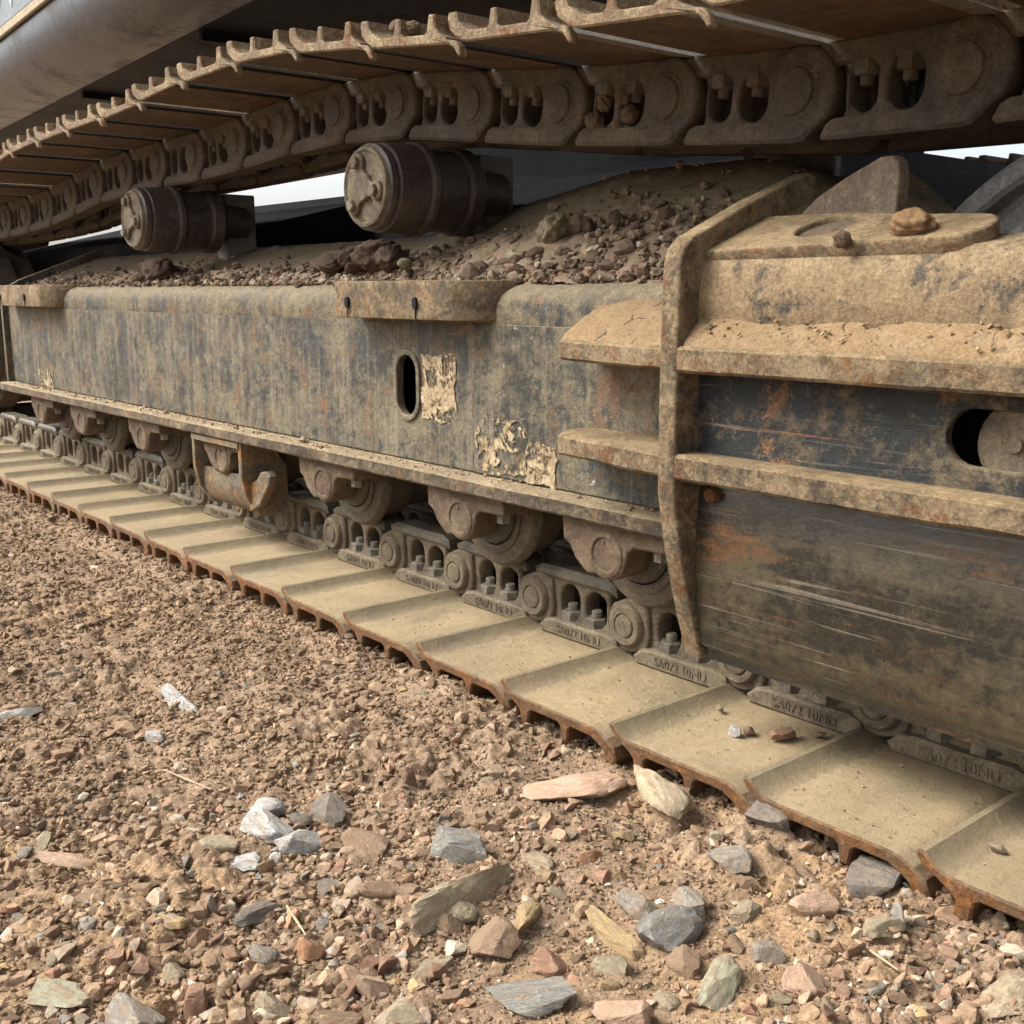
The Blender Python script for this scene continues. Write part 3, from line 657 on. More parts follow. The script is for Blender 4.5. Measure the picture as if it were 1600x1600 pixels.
# guard panel below, gently bulged, with a lip along its foot
vs = []; n = 60; rows = [(1.084, -0.234), (1.079, -0.27), (1.077, -0.31), (1.079, -0.35), (1.083, -0.39), (1.089, -0.43), (1.095, -0.458), (1.098, -0.462), (1.104, -0.468), (1.106, -0.480), (1.116, -0.480), (1.106, -0.40), (1.100, -0.234)]
for k in range(n + 1):
    x = -0.913 + 1.26 * k / n
    for y, z in rows: vs.append((x, y + 0.0015 * float(fbm(np.array([x * 6]), np.array([z * 6]), 1, 2)), z))
m_ = len(rows)
fs = [(i * m_ + j, (i + 1) * m_ + j, (i + 1) * m_ + j + 1, i * m_ + j + 1) for i in range(n) for j in range(m_ - 1)]
fs += [tuple(range(m_)), tuple(range(n * m_, n * m_ + m_))[::-1]]
g = G(); g.add(vs, fs); fpart('guard_panel', g.mesh('guard_panel', M['panel'], 55), 'dark scratched guard panel below the ribs')
g = G(); g.lathe([(1.068, 0.007), (1.070, 0.009), (1.086, 0.010)], -0.888, -0.252, 12); fpart('bolt', g.mesh('panel_bolt', M['rust']))
# bolted bracket on the top edge (near) and the same one far left
def top_bracket(xa, xb, name):
    poly = [(xa, 1.162), (xa, 1.114), (xa + 0.004, 1.110), (xb - 0.045, 1.108), (xb - 0.028, 1.112), (xb + 0.03, 1.190), (xb + 0.03, 1.215), (xa, 1.215)]
    vs, fs = curve_mesh([poly], 0.066, 0.003, 1)
    g = G(); g.add(vs, fs, 0, XY(-0.016))
    b = fpart(name, g.mesh(name, M['ribs'], 40))
    for hx in (xa + 0.052, xa + 0.052 + 0.196 * (xb - xa) / 0.38 * 1.05):
        h = G(); h.prism(stadium(hx - 0.0055, hx + 0.0055, -0.031, -0.011, 6), 1.104, 1.1085, 0)
        h.box(hx - 0.001, hx + 0.001, 1.1065, 1.1082, -0.048, -0.031)
        link_obj('bolt_hole', h.mesh('bolt_hole', M['dark']), b)
    h = G(); h.prism(stadium(xa + 0.03, xa + 0.15, 0.0, 0.006, 5), 0, 0.03, 0); h = G()
    h.box(xa + 0.03, xa + 0.15, 1.135, 1.160, 0.0166, 0.0186, 0); link_obj('slot', h.mesh('bracket_slot', M['dark']), b)
    return b
top_bracket(-1.840, -1.440, 'mounting_bracket')
top_bracket(-4.00, -3.52, 'mounting_bracket')
# shelf plate with a round hole, and its standing tab
vs, fs = curve_mesh([[(-0.914, 1.079), (-0.63, 1.082)] + arc(-0.605, 1.120, 0.038, -90, 80, 8) + [(-0.70, 1.175), (-0.78, 1.20), (-0.914, 1.21)], arc(-0.785, 1.150, 0.036, 0, 345, 22)], 0.020, 0.004, 2)
T = Matrix.Translation((-0.914, 1.079, 0.038)) @ Matrix.Rotation(math.radians(21), 4, 'X') @ Matrix.Rotation(math.radians(-1.0), 4, 'Y') @ Matrix.Translation((0.914, -1.079, 0))
g = G(); g.add(vs, fs, 0, T); fpart('shelf_plate', g.mesh('shelf_plate', M['ribs'], 40), 'dusty shelf plate with a round hole and rounded end')
g = G(); g.lathe([(0, 0.038), (0.002, 0.038)], 0, 0, 24)
me = g.mesh('hole_floor', M['tab']); me.transform(T @ Matrix.Translation((-0.785, 1.150, 0.001)) @ Matrix.Rotation(PI / 2, 4, 'X')); fpart('hole_floor', me)
# standing tab: plate behind the hole, rising to the right
vs, fs = curve_mesh([[(-0.885, 0.05), (-0.712, 0.04), (-0.709, 0.125), (-0.712, 0.142), (-0.722, 0.150), (-0.740, 0.150), (-0.790, 0.134), (-0.845, 0.112), (-0.885, 0.085)]], 0.018, 0.003, 2)
g = G(); g.add(vs, fs, 0, Matrix.Translation((-0.71, 1.175, 0)) @ Matrix.Rotation(math.radians(-14), 4, 'Z') @ Matrix.Translation((0.71, -1.175, 0)) @ XZ(1.175))
fpart('lifting_tab', g.mesh('lifting_tab', M['tab'], 40), 'brown rounded plate standing on the frame')

# flaked cream paint where stickers used to be
for i, (xa, xb, za, zb, s_, d_) in enumerate([(-1.640, -1.540, -0.228, -0.112, 3.1, 0.46), (-1.488 + 0.01, -1.348, -0.300, -0.205, 8.4, 0.485), (-1.346, -1.275, -0.306, -0.240, 1.7, 0.46), (-3.80, -3.66, -0.306, -0.25, 5.2, 0.49)]):
    g = G(); yy = YS - 0.0015 if xb < -1.49 else YS - 0.0047
    rj = random.Random(i + 3); out = []
    for (ax, az), (bx, bz) in (((xa, za), (xb, za)), ((xb, za), (xb, zb)), ((xb, zb), (xa, zb)), ((xa, zb), (xa, za))):
        for k in range(12): t = k / 12; out.append((ax + (bx - ax) * t + rj.uniform(-1, 1) * 0.0022 + 0.003 * math.sin(t * 9 + i), az + (bz - az) * t + rj.uniform(-1, 1) * 0.0022 + 0.003 * math.sin(t * 7 + 2 * i)))
    g.prism(out, yy - 0.0004, yy); fpart('worn_sticker', g.mesh('worn_sticker', decal_mat('flaked_paint', s_, d_)), 'flaked cream paint patch')
g = G()
for k in range(3): g.add([(-0.4825 + 0.009 * k, 1.0762, -0.318), (-0.479 + 0.009 * k, 1.0762, -0.318), (-0.483 + 0.009 * k, 1.0762, -0.306), (-0.4865 + 0.009 * k, 1.0762, -0.306)], [(0, 1, 2, 3)])
fpart('paint_mark', g.mesh('paint_mark', M['white'], 0))

# ------------------------------------------------------------------ track rollers with end brackets
AXZ = -0.380
g = G()
g.lathe([(1.205, 0.03), (1.205, 0.058), (1.214, 0.062), (1.218, 0.085), (1.222, 0.098), (1.232, 0.104), (1.242, 0.104), (1.246, 0.090), (1.305, 0.089), (1.312, 0.075), (1.410, 0.075), (1.417, 0.089), (1.476, 0.090), (1.480, 0.104), (1.490, 0.104), (1.50, 0.06), (1.52, 0.05)], 0, 0, 40)
g.lathe([(1.2135, 0.064), (1.2115, 0.068), (1.2115, 0.074), (1.2135, 0.078)], 0, 0, 40)
roller_me = g.mesh('roller_body', M['roller'], 35)
g = G()
out = [(-0.098, 0.042), (-0.094, 0.004), (-0.080, -0.004), (-0.068, -0.022), (-0.050, -0.036), (-0.040, -0.042)] + arc(0, -0.004, 0.042, 225, 340, 9)[1:] + [(0.046, 0.004), (0.056, 0.012), (0.118, 0.014), (0.118, 0.042)]
vs, fs = curve_mesh([out], 0.052, 0.005, 2); g.add(vs, fs, 0, XZ(1.167))
g.lathe([(1.15, 0.036), (1.1395, 0.035), (1.1375, 0.031), (1.1375, 0.027), (1.1400, 0.025), (1.1400, 0.018)], 0, -0.006, 28)
g.lathe([(1.1385, 0.0035), (1.142, 0.0035)], -0.004, 0.012, 10)
g.box(-0.098, 0.118, 1.193, 1.215, 0.006, 0.042)
brk_me = g.mesh('end_bracket', M['bracket'], 40)
g = G(); g.lathe([(0, 0.016), (-0.003, 0.0165), (-0.004, 0.016), (-0.0045, 0.0135), (-0.017, 0.0135), (-0.018, 0.011)], 0, 0, 6); g.lathe([(0.010, 0.018), (-0.001, 0.018)], 0, 0, 20)
bolt_me = g.mesh('bracket_bolt', M['bolt'], 30); bolt_me.transform(Matrix.Rotation(PI / 2, 4, 'X'))
for i, x in enumerate([-1.140, -1.497, -1.957, -2.420, -2.893, -3.353, -3.725]):
    r_ = part('track_roller', roller_me, Matrix.Translation((x, 0, AXZ)) @ Matrix.Rotation(random.uniform(0, 0.1), 4, 'Y'))
    r_.matrix_local = RI @ Matrix.Translation((x, 0, AXZ))
    link_obj('bracket', brk_me, r_)
    link_obj('bolt', bolt_me, r_, Matrix.Translation((0.088, 1.170, 0.013)))

# track guide guard hung under the flange
gd = G()
def guard_rib(x, hook=False):
    poly = [(1.128, -0.339), (1.20, -0.339), (1.245, -0.40), (1.245, -0.470), (1.205, -0.515), (1.172, -0.512), (1.140, -0.470), (1.128, -0.42)]
    vs, fs = curve_mesh([poly], 0.016, 0.003, 1); gd.add(vs, fs, 0, YZ(x))
guard_rib(-2.545); guard_rib(-2.300)
gd.prism([(0, 0), (0.245, 0), (0.245, 0.012), (0, 0.012)], 0, 0.055, 0, Matrix.Translation((-2.545, 1.124, -0.351)))
# curved cradle panel between the ribs
vs = []; rows = [(1.150, -0.420), (1.146, -0.445), (1.148, -0.470), (1.158, -0.492), (1.176, -0.508), (1.205, -0.512), (1.205, -0.502), (1.182, -0.498), (1.168, -0.484), (1.159, -0.466), (1.158, -0.445), (1.160, -0.420)]
for x in np.linspace(-2.54, -2.305, 10):
    for y, z in rows: vs.append((x, y, z))
m_ = len(rows)
gd.add(vs, [(i * m_ + j, (i + 1) * m_ + j, (i + 1) * m_ + (j + 1) % m_, i * m_ + (j + 1) % m_) for i in range(9) for j in range(m_)])
vs, fs = curve_mesh([[(-2.305, -0.50), (-2.255, -0.480), (-2.205, -0.425), (-2.200, -0.405), (-2.215, -0.395), (-2.245, -0.400), (-2.265, -0.42), (-2.305, -0.435)]], 0.022, 0.005, 2)
gd.add(vs, fs, 0, XZ(1.160))
gp_ = fpart('guide_guard', gd.mesh('guide_guard', M['guard'], 40), 'rusty U-shaped track guide guard hanging under the flange')

# ------------------------------------------------------------------ carrier rollers
g = G()
g.lathe([(1.162, 0.05), (1.162, 0.072), (1.166, 0.078), (1.176, 0.079), (1.182, 0.076), (1.186, 0.081), (1.250, 0.083), (1.256, 0.0875), (1.266, 0.088), (1.272, 0.084), (1.276, 0.078), (1.300, 0.076), (1.345, 0.076), (1.352, 0.082), (1.378, 0.083), (1.384, 0.074), (1.40, 0.05), (1.47, 0.045)], 0, 0, 56)
cr_me = g.mesh('carrier_roller', M['croller'], 30)
g = G()
g.lathe([(1.163, 0.073), (1.155, 0.071), (1.153, 0.066), (1.157, 0.062), (1.157, 0.02)], 0, 0, 48)
# raised three armed pattern
for k in range(3):
    a_ = math.radians(90 + 120 * k + 18); c_, s_ = math.cos(a_), math.sin(a_)
    R_ = Matrix.Rotation(-a_, 4, 'Y')
    vs, fs = curve_mesh([arc(0.045, 0, 0.0175, -100, 100, 10) + [(0.030, 0.012), (0.012, 0.020), (0.0, 0.022), (0.0, -0.022), (0.012, -0.020), (0.030, -0.012)]], 0.010, 0.003, 2)
    g.add(vs, fs, 0, R_ @ XZ(1.153))
vs, fs = curve_mesh([arc(0, 0, 0.026, 0, 345, 23)], 0.012, 0.003, 2); g.add(vs, fs, 0, XZ(1.153))
cap_me = g.mesh('hub_cap', M['cap'], 40)
g = G(); g.lathe([(0, 0.0115), (-0.009, 0.0115), (-0.0105, 0.009)], 0, 0, 6); cbolt_me = g.mesh('cap_bolt', M['cap'], 30)
for cx_, cz_, cr_s in ((-1.795, 0.187, 1), (-2.905, 0.182, 1)):
    r_ = part('carrier_roller', cr_me, Matrix.Translation((cx_, 0, cz_)))
    cp = link_obj('hub_cap', cap_me, r_)
    for k in range(3):
        a_ = math.radians(90 + 120 * k + 18)
        link_obj('bolt', cbolt_me, r_, Matrix.Translation((0.045 * math.cos(a_), 1.149, 0.045 * math.sin(a_))))
    s = G(); zt = float(top_z(cx_, 1.43))
    s.prism([(cx_ - 0.045, zt - 0.03), (cx_ + 0.022, zt - 0.03), (cx_ + 0.018, cz_ + 0.075), (cx_ - 0.040, cz_ + 0.075)], 1.41, 1.50, 0, None, 0.004)
    fpart('roller_support', s.mesh('roller_support', M['motor'], 35))

# ------------------------------------------------------------------ drive end at the right: ringed cover
g = G(); c_ = (-0.484, -0.19)
c_ = (-0.450, -0.176)
g.lathe([(1.262, 0.10), (1.262, 0.292), (1.268, 0.300), (1.288, 0.306), (1.288, 0.324), (1.294, 0.328), (1.294, 0.336), (1.274, 0.341), (1.270, 0.347), (1.272, 0.363), (1.280, 0.370), (1.37, 0.372), (1.39, 0.31)], c_[0], c_[1], 128)
part('travel_motor_housing', g.mesh('travel_motor_housing', M['motor'], 28), label='grey ringed housing of the travel motor at the right edge')

# ------------------------------------------------------------------ carbody, far track, upper body
g = G(); g.prism([(-4.75, -0.12), (-1.25, -0.12), (-1.45, 0.315), (-4.70, 0.325)], 2.10, 3.3, 0, None, 0.02)
g.lathe([(0, 0.55), (0.60, 0.55)], 0, 0, 40, 0, Matrix.Translation((-2.3, 2.75, 0.30)) @ Matrix.Rotation(PI / 2, 4, 'X'))
g.add([(x, y, z) for x in (-5.2, -3.25) for (y, z) in ((1.56, -0.1), (1.56, 0.165), (2.12, 0.30), (2.12, -0.1))], [(0, 1, 2, 3), (7, 6, 5, 4), (0, 4, 5, 1), (1, 5, 6, 2), (2, 6, 7, 3), (3, 7, 4, 0)])
g.add([(x, y, z) for x in (-1.9, -0.95) for (y, z) in ((1.50, -0.1), (1.50, 0.17), (2.12, 0.20), (2.12, -0.1))], [(0, 1, 2, 3), (7, 6, 5, 4), (0, 4, 5, 1), (1, 5, 6, 2), (2, 6, 7, 3), (3, 7, 4, 0)])
part('carbody', g.mesh('carbody', M['dark'], 35))
g = G(); g.prism([(-3.33, 0.2), (-1.86, 0.2), (-1.86, 0.70), (-3.33, 0.70)], 2.3, 3.2, 0, None, 0.02)
part('swing_frame', g.mesh('swing_frame', M['dark'], 35))
g = G(); g.prism([(-1.27, 0.262)] + arc(-1.175, 0.262, 0.10, 180, 270, 8)[1:] + [(-1.082, 0.168), (-1.082, 0.262)], 1.585, 1.605, 0, None, 0.003)
part('curved_lug', g.mesh('curved_lug', M['motor'], 35))
g = G(); g.prism([(-5.0, -0.42), (0.3, -0.42), (0.3, 0.16), (-5.0, 0.16)], 3.6, 3.95, 0, None, 0.02)
part('far_track_frame', g.mesh('far_track_frame', M['dark'], 35))
for k in range(24):
    x = -5.0 + P * k
    part('far_track_shoe', ushoe_me, Matrix.Translation((x + P, 4.12, 0.37)) @ Matrix.Rotation(PI, 4, 'Y') @ Matrix.Translation((0, -0.70, 0)), kind=None)
g = G(); g.prism([(-5.0, 0.20), (0.4, 0.20), (0.4, 0.362), (-5.0, 0.362)], 3.66, 3.90, 0, None, 0.01)
part('far_track_chain', g.mesh('far_track_chain', M['dark'], 35))
g = G(); g.box(-2.1, 0.2, 3.36, 3.42, 0.298, 0.330); part('far_step_rail', g.mesh('far_step_rail', M['motor']))

RU = Matrix.Rotation(math.radians(-3.9), 4, 'Z')
vs = []; fs = []
prof = [(1.287, 1.101)] + [(1.481 - 0.196 * math.cos(math.radians(t)), 1.100 - 0.196 * math.sin(math.radians(t))) for t in range(0, 91, 6)] + [(1.56, 0.903), (1.56, 1.9), (1.287, 1.9)]
m_ = len(prof)
for x in (-12.0, 0.9):
    for y, z in prof: vs.append((x, y, z))
fs = [(j, m_ + j, m_ + (j + 1) % m_, (j + 1) % m_) for j in range(m_)] + [tuple(range(m_)), tuple(range(m_, 2 * m_))[::-1]]
g = G(); g.add(vs, fs)
ub = part('upper_body', g.mesh('upper_body', M['body'], 30), RU, 'grey upper body with a big rounded lower edge')
g = G(); g.box(-12.0, 0.9, 1.562, 4.3, 0.911, 1.88); link_obj('belly_plate', g.mesh('belly_plate', M['dark'], 30), ub)
for x in (-5.6, -4.1, -2.75, -1.6):
    g = G(); g.prism([(x, 0.880), (x + 0.03, 0.880), (x + 0.03, 0.909), (x, 0.909)], 1.60, 4.0, 0, None, 0.003); link_obj('belly_rib', g.mesh('belly_rib', M['dark'], 30), ub)
g = G(); g.box(-12.0, 0.9, 1.266, 1.284, 1.112, 1.150, 0, None, 0.003); link_obj('trim_strip', g.mesh('trim_strip', M['trim'], 30), ub)
g = G(); g.box(-12.0, 0.9, 1.270, 1.284, 1.154, 1.85, 0); sp_ = link_obj('side_panel', g.mesh('side_panel', M['sidepanel'], 30), ub)
g = G(); text_mesh('OV', 0.45, 0.001, Matrix.Translation((-5.88, 1.268, 1.195)) @ Matrix.Rotation(PI / 2, 4, 'X'), 0, g)
lt = link_obj('lettering', g.mesh('lettering', M['white'], 0), ub)

# ------------------------------------------------------------------ soil on the machine
def wedge_soil(xa, xb, name, y0f, yb, z0, zb, label, amp=0.004):
    nxx, nyy = int((xb - xa) / 0.005), 26
    X = np.linspace(xa, xb, nxx)[:, None] * np.ones((1, nyy)); t = np.linspace(0, 1, nyy)[None, :] * np.ones((nxx, 1))
    y0 = np.array([y0f(v) if callable(y0f) else y0f for v in X[:, 0]])[:, None]
    Y = y0 + (yb - y0) * t + 0.006 * fbm(X, X * 0, 14, 3) * (1 - t)
    Z = z0 + (zb - z0) * (t ** 0.8) + (amp * 1.3 * fbm(X, Y, 30, 4) + amp * 1.8 * fbm(X, Y + 3, 9, 3)) * np.clip(t * 6, 0.0, 1) - 0.004 * (1 - np.clip(t * 14, 0, 1))
    cr = np.abs(fbm(X * 1.0, Y * 1.6, 16, 3)); Z -= 0.004 * (cr < 0.035) * np.clip(t * 5, 0, 1)
    Z = np.minimum(Z, z0 + (zb - z0) + 0.03)
    V = np.stack([X.ravel(), Y.ravel(), Z.ravel()], 1); idx = np.arange(nxx * nyy).reshape(nxx, nyy)
    Qf = np.stack([idx[:-1, :-1].ravel(), idx[1:, :-1].ravel(), idx[1:, 1:].ravel(), idx[:-1, 1:].ravel()], 1)
    o = link_obj(name, np_mesh(name, V, Qf, M['caked'], smooth=True)); return tag(o, label, 'caked soil', kind='stuff')
wedge_soil(-0.912, 0.35, 'caked_soil', 1.036, 1.078, -0.066, -0.030, 'dry cracked tan soil caked along the upper ledge right of the gusset')
wedge_soil(-1.185, -0.946, 'caked_soil', lambda x: tap(0)(x) + 0.006, 1.19, -0.068, -0.006, 'dry cracked tan soil heaped on the upper ledge left of the gusset')
# thin soil layer on the frame top
nxx, nyy = 620, 60
X = np.linspace(-4.0, -0.96, nxx)[:, None] * np.ones((1, nyy)); Y = np.linspace(1.195, 1.49, nyy)[None, :] * np.ones((nxx, 1))
th = 0.014 * fbm(X, Y, 7, 4) + 0.012 * fbm(X, Y, 34, 4) - 0.003
th += 0.018 * np.exp(-((X + 1.62) / 0.28) ** 2 - ((Y - 1.27) / 0.07) ** 2) + 0.010 * np.exp(-((X + 2.0) / 0.2) ** 2 - ((Y - 1.24) / 0.05) ** 2) + 0.006 * np.exp(-((X + 3.1) / 0.6) ** 2 - ((Y - 1.27) / 0.06) ** 2)
zb_ = np.where(Y < 1.215, 0.012 - ((1.215 - Y) ** 2) * 18, 0.012 + (Y - 1.215) * top_k(X))
Z = zb_ + np.where(th > 0, th, th * 0.3 - 0.003)
V = np.stack([X.ravel(), Y.ravel(), Z.ravel()], 1); idx = np.arange(nxx * nyy).reshape(nxx, nyy)
Qf = np.stack([idx[:-1, :-1].ravel(), idx[1:, :-1].ravel(), idx[1:, 1:].ravel(), idx[:-1, 1:].ravel()], 1)
tag(link_obj('fallen_soil', np_mesh('fallen_soil', V, Qf, M['heap'], smooth=True)), 'loose brown soil scattered on the sloping top of the track frame', 'loose soil', kind='stuff')

# ------------------------------------------------------------------ stones
import bmesh
def ico(sub):
    bm = bmesh.new(); bmesh.ops.create_icosphere(bm, subdivisions=sub, radius=1.0)
    v = np.array([q.co[:] for q in bm.verts]); f = np.array([[q.index for q in p.verts] for p in bm.faces]); bm.free(); return v, f
ICO = {1: ico(1), 2: ico(2), 3: ico(3), 4: ico(4)}
def rock_shape(sub, cuts=9, lo=0.55, hi=0.9, r=None):
    r = r or rng; v, f = ICO[sub]; v = v.copy()
    v = np.sign(v) * np.abs(v) ** r.uniform(0.55, 0.85); v = v / np.abs(v).max() * 0.95
    for _ in range(cuts):
        n_ = r.normal(size=3); n_ /= np.linalg.norm(n_); d_ = r.uniform(lo, hi)
        e = v @ n_ - d_; v = v - np.outer(np.clip(e, 0, None), n_)
    return v, f
def clod_shape(sub, fr=1.6):
    v, f = ICO[sub]; v = v.copy(); o_ = rng.uniform(0, 50, 3)
    h = fbm(v[:, 0] * 1.3 + o_[0] + v[:, 2], v[:, 1] * 1.3 + o_[1] - v[:, 2], fr, 4, 0.65)
    h2 = fbm(v[:, 0] * 3 + o_[0] + v[:, 2] * 2, v[:, 1] * 3 + o_[1] - v[:, 2], 2.6, 4, 0.7)
    return v * rng.uniform(0.8, 1.15, (1, 3)) * (1 + 0.40 * h - 0.22 * np.abs(h2))[:, None], f
rock_var = [rock_shape(4, 10, 0.42, 0.88) for _ in range(14)]
rock_me = {}
def rock_mesh(i, c):
    if (i, c) not in rock_me:
        v, f = rock_var[i]
        v = v * (1 + 0.10 * fbm(v[:, 0] * 2 + i, v[:, 1] * 2 + v[:, 2], 1.3, 2, 0.6) + 0.045 * fbm(v[:, 0] * 2 + i - v[:, 2], v[:, 1] * 2 + v[:, 2], 5, 3, 0.6))[:, None]
        me = np_mesh('stone', v, f, ROCK[c] if c in ROCK else M[c], smooth=True); me.set_sharp_from_angle(angle=math.radians(20)); rock_me[(i, c)] = me
    return rock_me[(i, c)]
clod_me = {}
clod_var = [clod_shape(4) for _ in range(7)]
def clod_mesh(i, c):
    if (i, c) not in clod_me:
        v, f = clod_var[i]; clod_me[(i, c)] = np_mesh('clod', v, f, M[c], smooth=True)
    return clod_me[(i, c)]
def pix(x, y, Z):
    d = FW * F_PX + RT * (x - 800) - UP * (y - 800); return d * (Z / d.z)
def pixY(x, y, Yv):
    d = FW * F_PX + RT * (x - 800) - UP * (y - 800); return d * (Yv / d.y)
def mpp(p): return p.dot(FW) / F_PX
taken = []
def set_stone(o, p, L, W, H, ang, tilt=0.0, sink=0.3):
    o.matrix_world = Matrix.Translation((p[0], p[1], p[2] + H * (1 - 2 * sink) * 0.5)) @ Matrix.Rotation(ang, 4, 'Z') @ Matrix.Rotation(tilt, 4, 'Y') @ Matrix.Diagonal((L / 2, W / 2, H / 2, 1))
HERO = [
 (652, 1455, 797, 1355, 52, 0.8, 'tan', 'long tan grey rock lying diagonally in the middle foreground'),
 (675, 1322, 778, 1338, 62, 0.6, 'blue', 'blue grey flat rock just above the long tan rock'),
 (922, 1425, 1000, 1485, 46, 0.7, 'ochre', 'yellow ochre oval rock between grey rocks'),
 (1000, 1492, 1085, 1428, 62, 0.6, 'blue', 'large grey angular slab right of the yellow ochre rock'),
 (1108, 1350, 1172, 1366, 42, 0.8, 'grey', 'round pale grey stone with white veins near the track'),
 (1000, 1235, 1062, 1292, 58, 0.8, 'cream', 'rounded yellowish cream stone beside the track teeth'),
 (818, 1232, 972, 1246, 78, 0.35, 'pink', 'broad flat pinkish rock with a white vein beside the track'),
 (385, 1285, 445, 1318, 52, 0.6, 'white', 'cracked white and blue stone, largest of the white stones'),
 (436, 1332, 508, 1306, 44, 0.6, 'white', 'white stone touching the right side of the cracked white stone'),
 (500, 1262, 532, 1292, 40, 0.9, 'dark', 'dark blue grey stone right of the white stones'),
 (378, 1445, 438, 1398, 36, 0.5, 'dark', 'dark greenish grey sharp stone below the white stones'),
 (318, 1326, 366, 1342, 36, 0.7, 'cream', 'small cream stone left of the white stones'),
 (28, 1530, 132, 1552, 62, 0.5, 'green', 'flat pale greenish stone in the lower left corner'),
 (738, 1566, 918, 1572, 62, 0.5, 'blue', 'long dark blue grey slab at the bottom edge'),
 (463, 1476, 503, 1482, 36, 0.8, 'orange', 'bright orange brick coloured pebble'),
 (288, 1548, 328, 1556, 46, 0.8, 'red', 'reddish blocky stone near the bottom left'),
 (930, 1580, 1015, 1606, 64, 0.6, 'pink', 'pinkish cream rock cut by the bottom edge right of the blue grey slab'),
 (1098, 1595, 1142, 1525, 46, 0.7, 'green', 'upright greenish grey stone at the bottom edge'),
 (738, 1482, 806, 1470, 56, 0.8, 'brown', 'brown rough stone below the long tan rock'),
 (806, 1462, 832, 1408, 32, 0.8, 'ochre', 'small yellow ochre pebble right of the long tan rock'),
 (974, 1400, 1014, 1436, 46, 0.7, 'grey', 'grey angular stone above the large grey slab'),
 (172, 1560, 236, 1604, 56, 0.7, 'grey', 'pale grey pointed stone at the bottom left'),
 (546, 1304, 606, 1332, 48, 0.6, 'brown', 'flat grey brown stone left of the blue grey rock'),
 (645, 1514, 704, 1490, 30, 0.5, 'tan', 'thin tan flake below the long tan rock'),
 (1060, 1395, 1104, 1440, 40, 0.7, 'grey', 'grey stone leaning on the large grey slab'),
 (1236, 1425, 1304, 1450, 56, 0.6, 'pink', 'pink crumbly rock in front of the track on the right'),
 (1165, 1290, 1225, 1330, 52, 0.8, 'dark', 'dark stone wedged under the track teeth'),
 (1310, 1368, 1402, 1416, 74, 0.8, 'dark', 'large dark rock lodged below the nearest track shoe'),
 (-5, 1122, 66, 1110, 30, 0.5, 'white', 'white flat stone at the left edge of the picture'),
 (225, 1152, 262, 1160, 24, 0.6, 'white', 'small white stone on the brown soil at left'),
 (262, 1090, 306, 1118, 36, 0.6, 'white', 'greyish white crumbly stone on the soil at left'),
 (1016, 1558, 1062, 1572, 30, 0.6, 'cream', 'cream pebble near the bottom edge'),
 (1545, 1598, 1612, 1566, 56, 0.6, 'cream', 'cream stone in the lower right corner'),
 (388, 1478, 428, 1496, 34, 0.7, 'grey', 'small grey stone left of the orange pebble'),
 (52, 1330, 146, 1346, 38, 0.4, 'pink', 'pink and white flat stone near the left edge'),
 (478, 1592, 560, 1570, 44, 0.6, 'brown', 'brown wedge shaped stone at the bottom edge left of centre'),
 (590, 1600, 660, 1580, 50, 0.6, 'cream', 'cream stone cut by the bottom edge left of the blue grey slab'),
 (1225, 1540, 1290, 1556, 50, 0.7, 'pink', 'pinkish lump right of the upright greenish stone'),
 (1360, 1490, 1402, 1460, 36, 0.6, 'cream', 'pale cream stone on the soil at right'),
 (858, 1385, 880, 1400, 22, 0.8, 'tan', 'tan pebble right of the long tan rock'),
 (560, 1500, 590, 1470, 34, 0.6, 'red', 'reddish brown stone left of the brown rough stone'),
 (620, 1370, 650, 1392, 28, 0.7, 'brown', 'brown pebble above the long tan rock'),
 (905, 1350, 940, 1340, 26, 0.7, 'orange', 'orange tan pebble above the yellow ochre rock'),
 (1150, 1440, 1190, 1420, 34, 0.7, 'tan', 'tan stone right of the large grey slab'),
 (245, 1430, 290, 1450, 30, 0.6, 'ochre', 'small yellowish stone in the soil at lower left'),
 (392, 1262, 440, 1278, 34, 0.8, 'white', 'white chip directly above the cracked white stone'),
 (360, 1340, 405, 1356, 30, 0.7, 'white', 'white sliver below and left of the cracked white stone'),
 (450, 1285, 486, 1296, 26, 0.8, 'dark', 'dark chip wedged between the white stones'),
 (690, 1420, 735, 1440, 40, 0.7, 'tan', 'tan block touching the lower side of the long tan rock'),
 (830, 1495, 880, 1515, 44, 0.7, 'red', 'reddish block above the long blue grey slab'),
 (930, 1500, 985, 1520, 40, 0.6, 'tan', 'flat tan stone above the pinkish cream rock'),
 (1050, 1490, 1090, 1520, 40, 0.8, 'brown', 'brown block below the large grey slab'),
 (1180, 1500, 1225, 1490, 36, 0.7, 'grey', 'grey chip right of the upright greenish stone'),
 (560, 1385, 610, 1400, 36, 0.7, 'brown', 'brown block left of the long tan rock'),
 (490, 1390, 530, 1380, 34, 0.7, 'grey', 'grey block right of the dark greenish stone'),
 (510, 1540, 560, 1525, 40, 0.7, 'red', 'reddish slab above the brown wedge at the bottom edge'),
 (400, 1560, 450, 1575, 44, 0.7, 'tan', 'tan stone at the bottom edge left of the brown wedge'),
]
hb = random.Random(5)
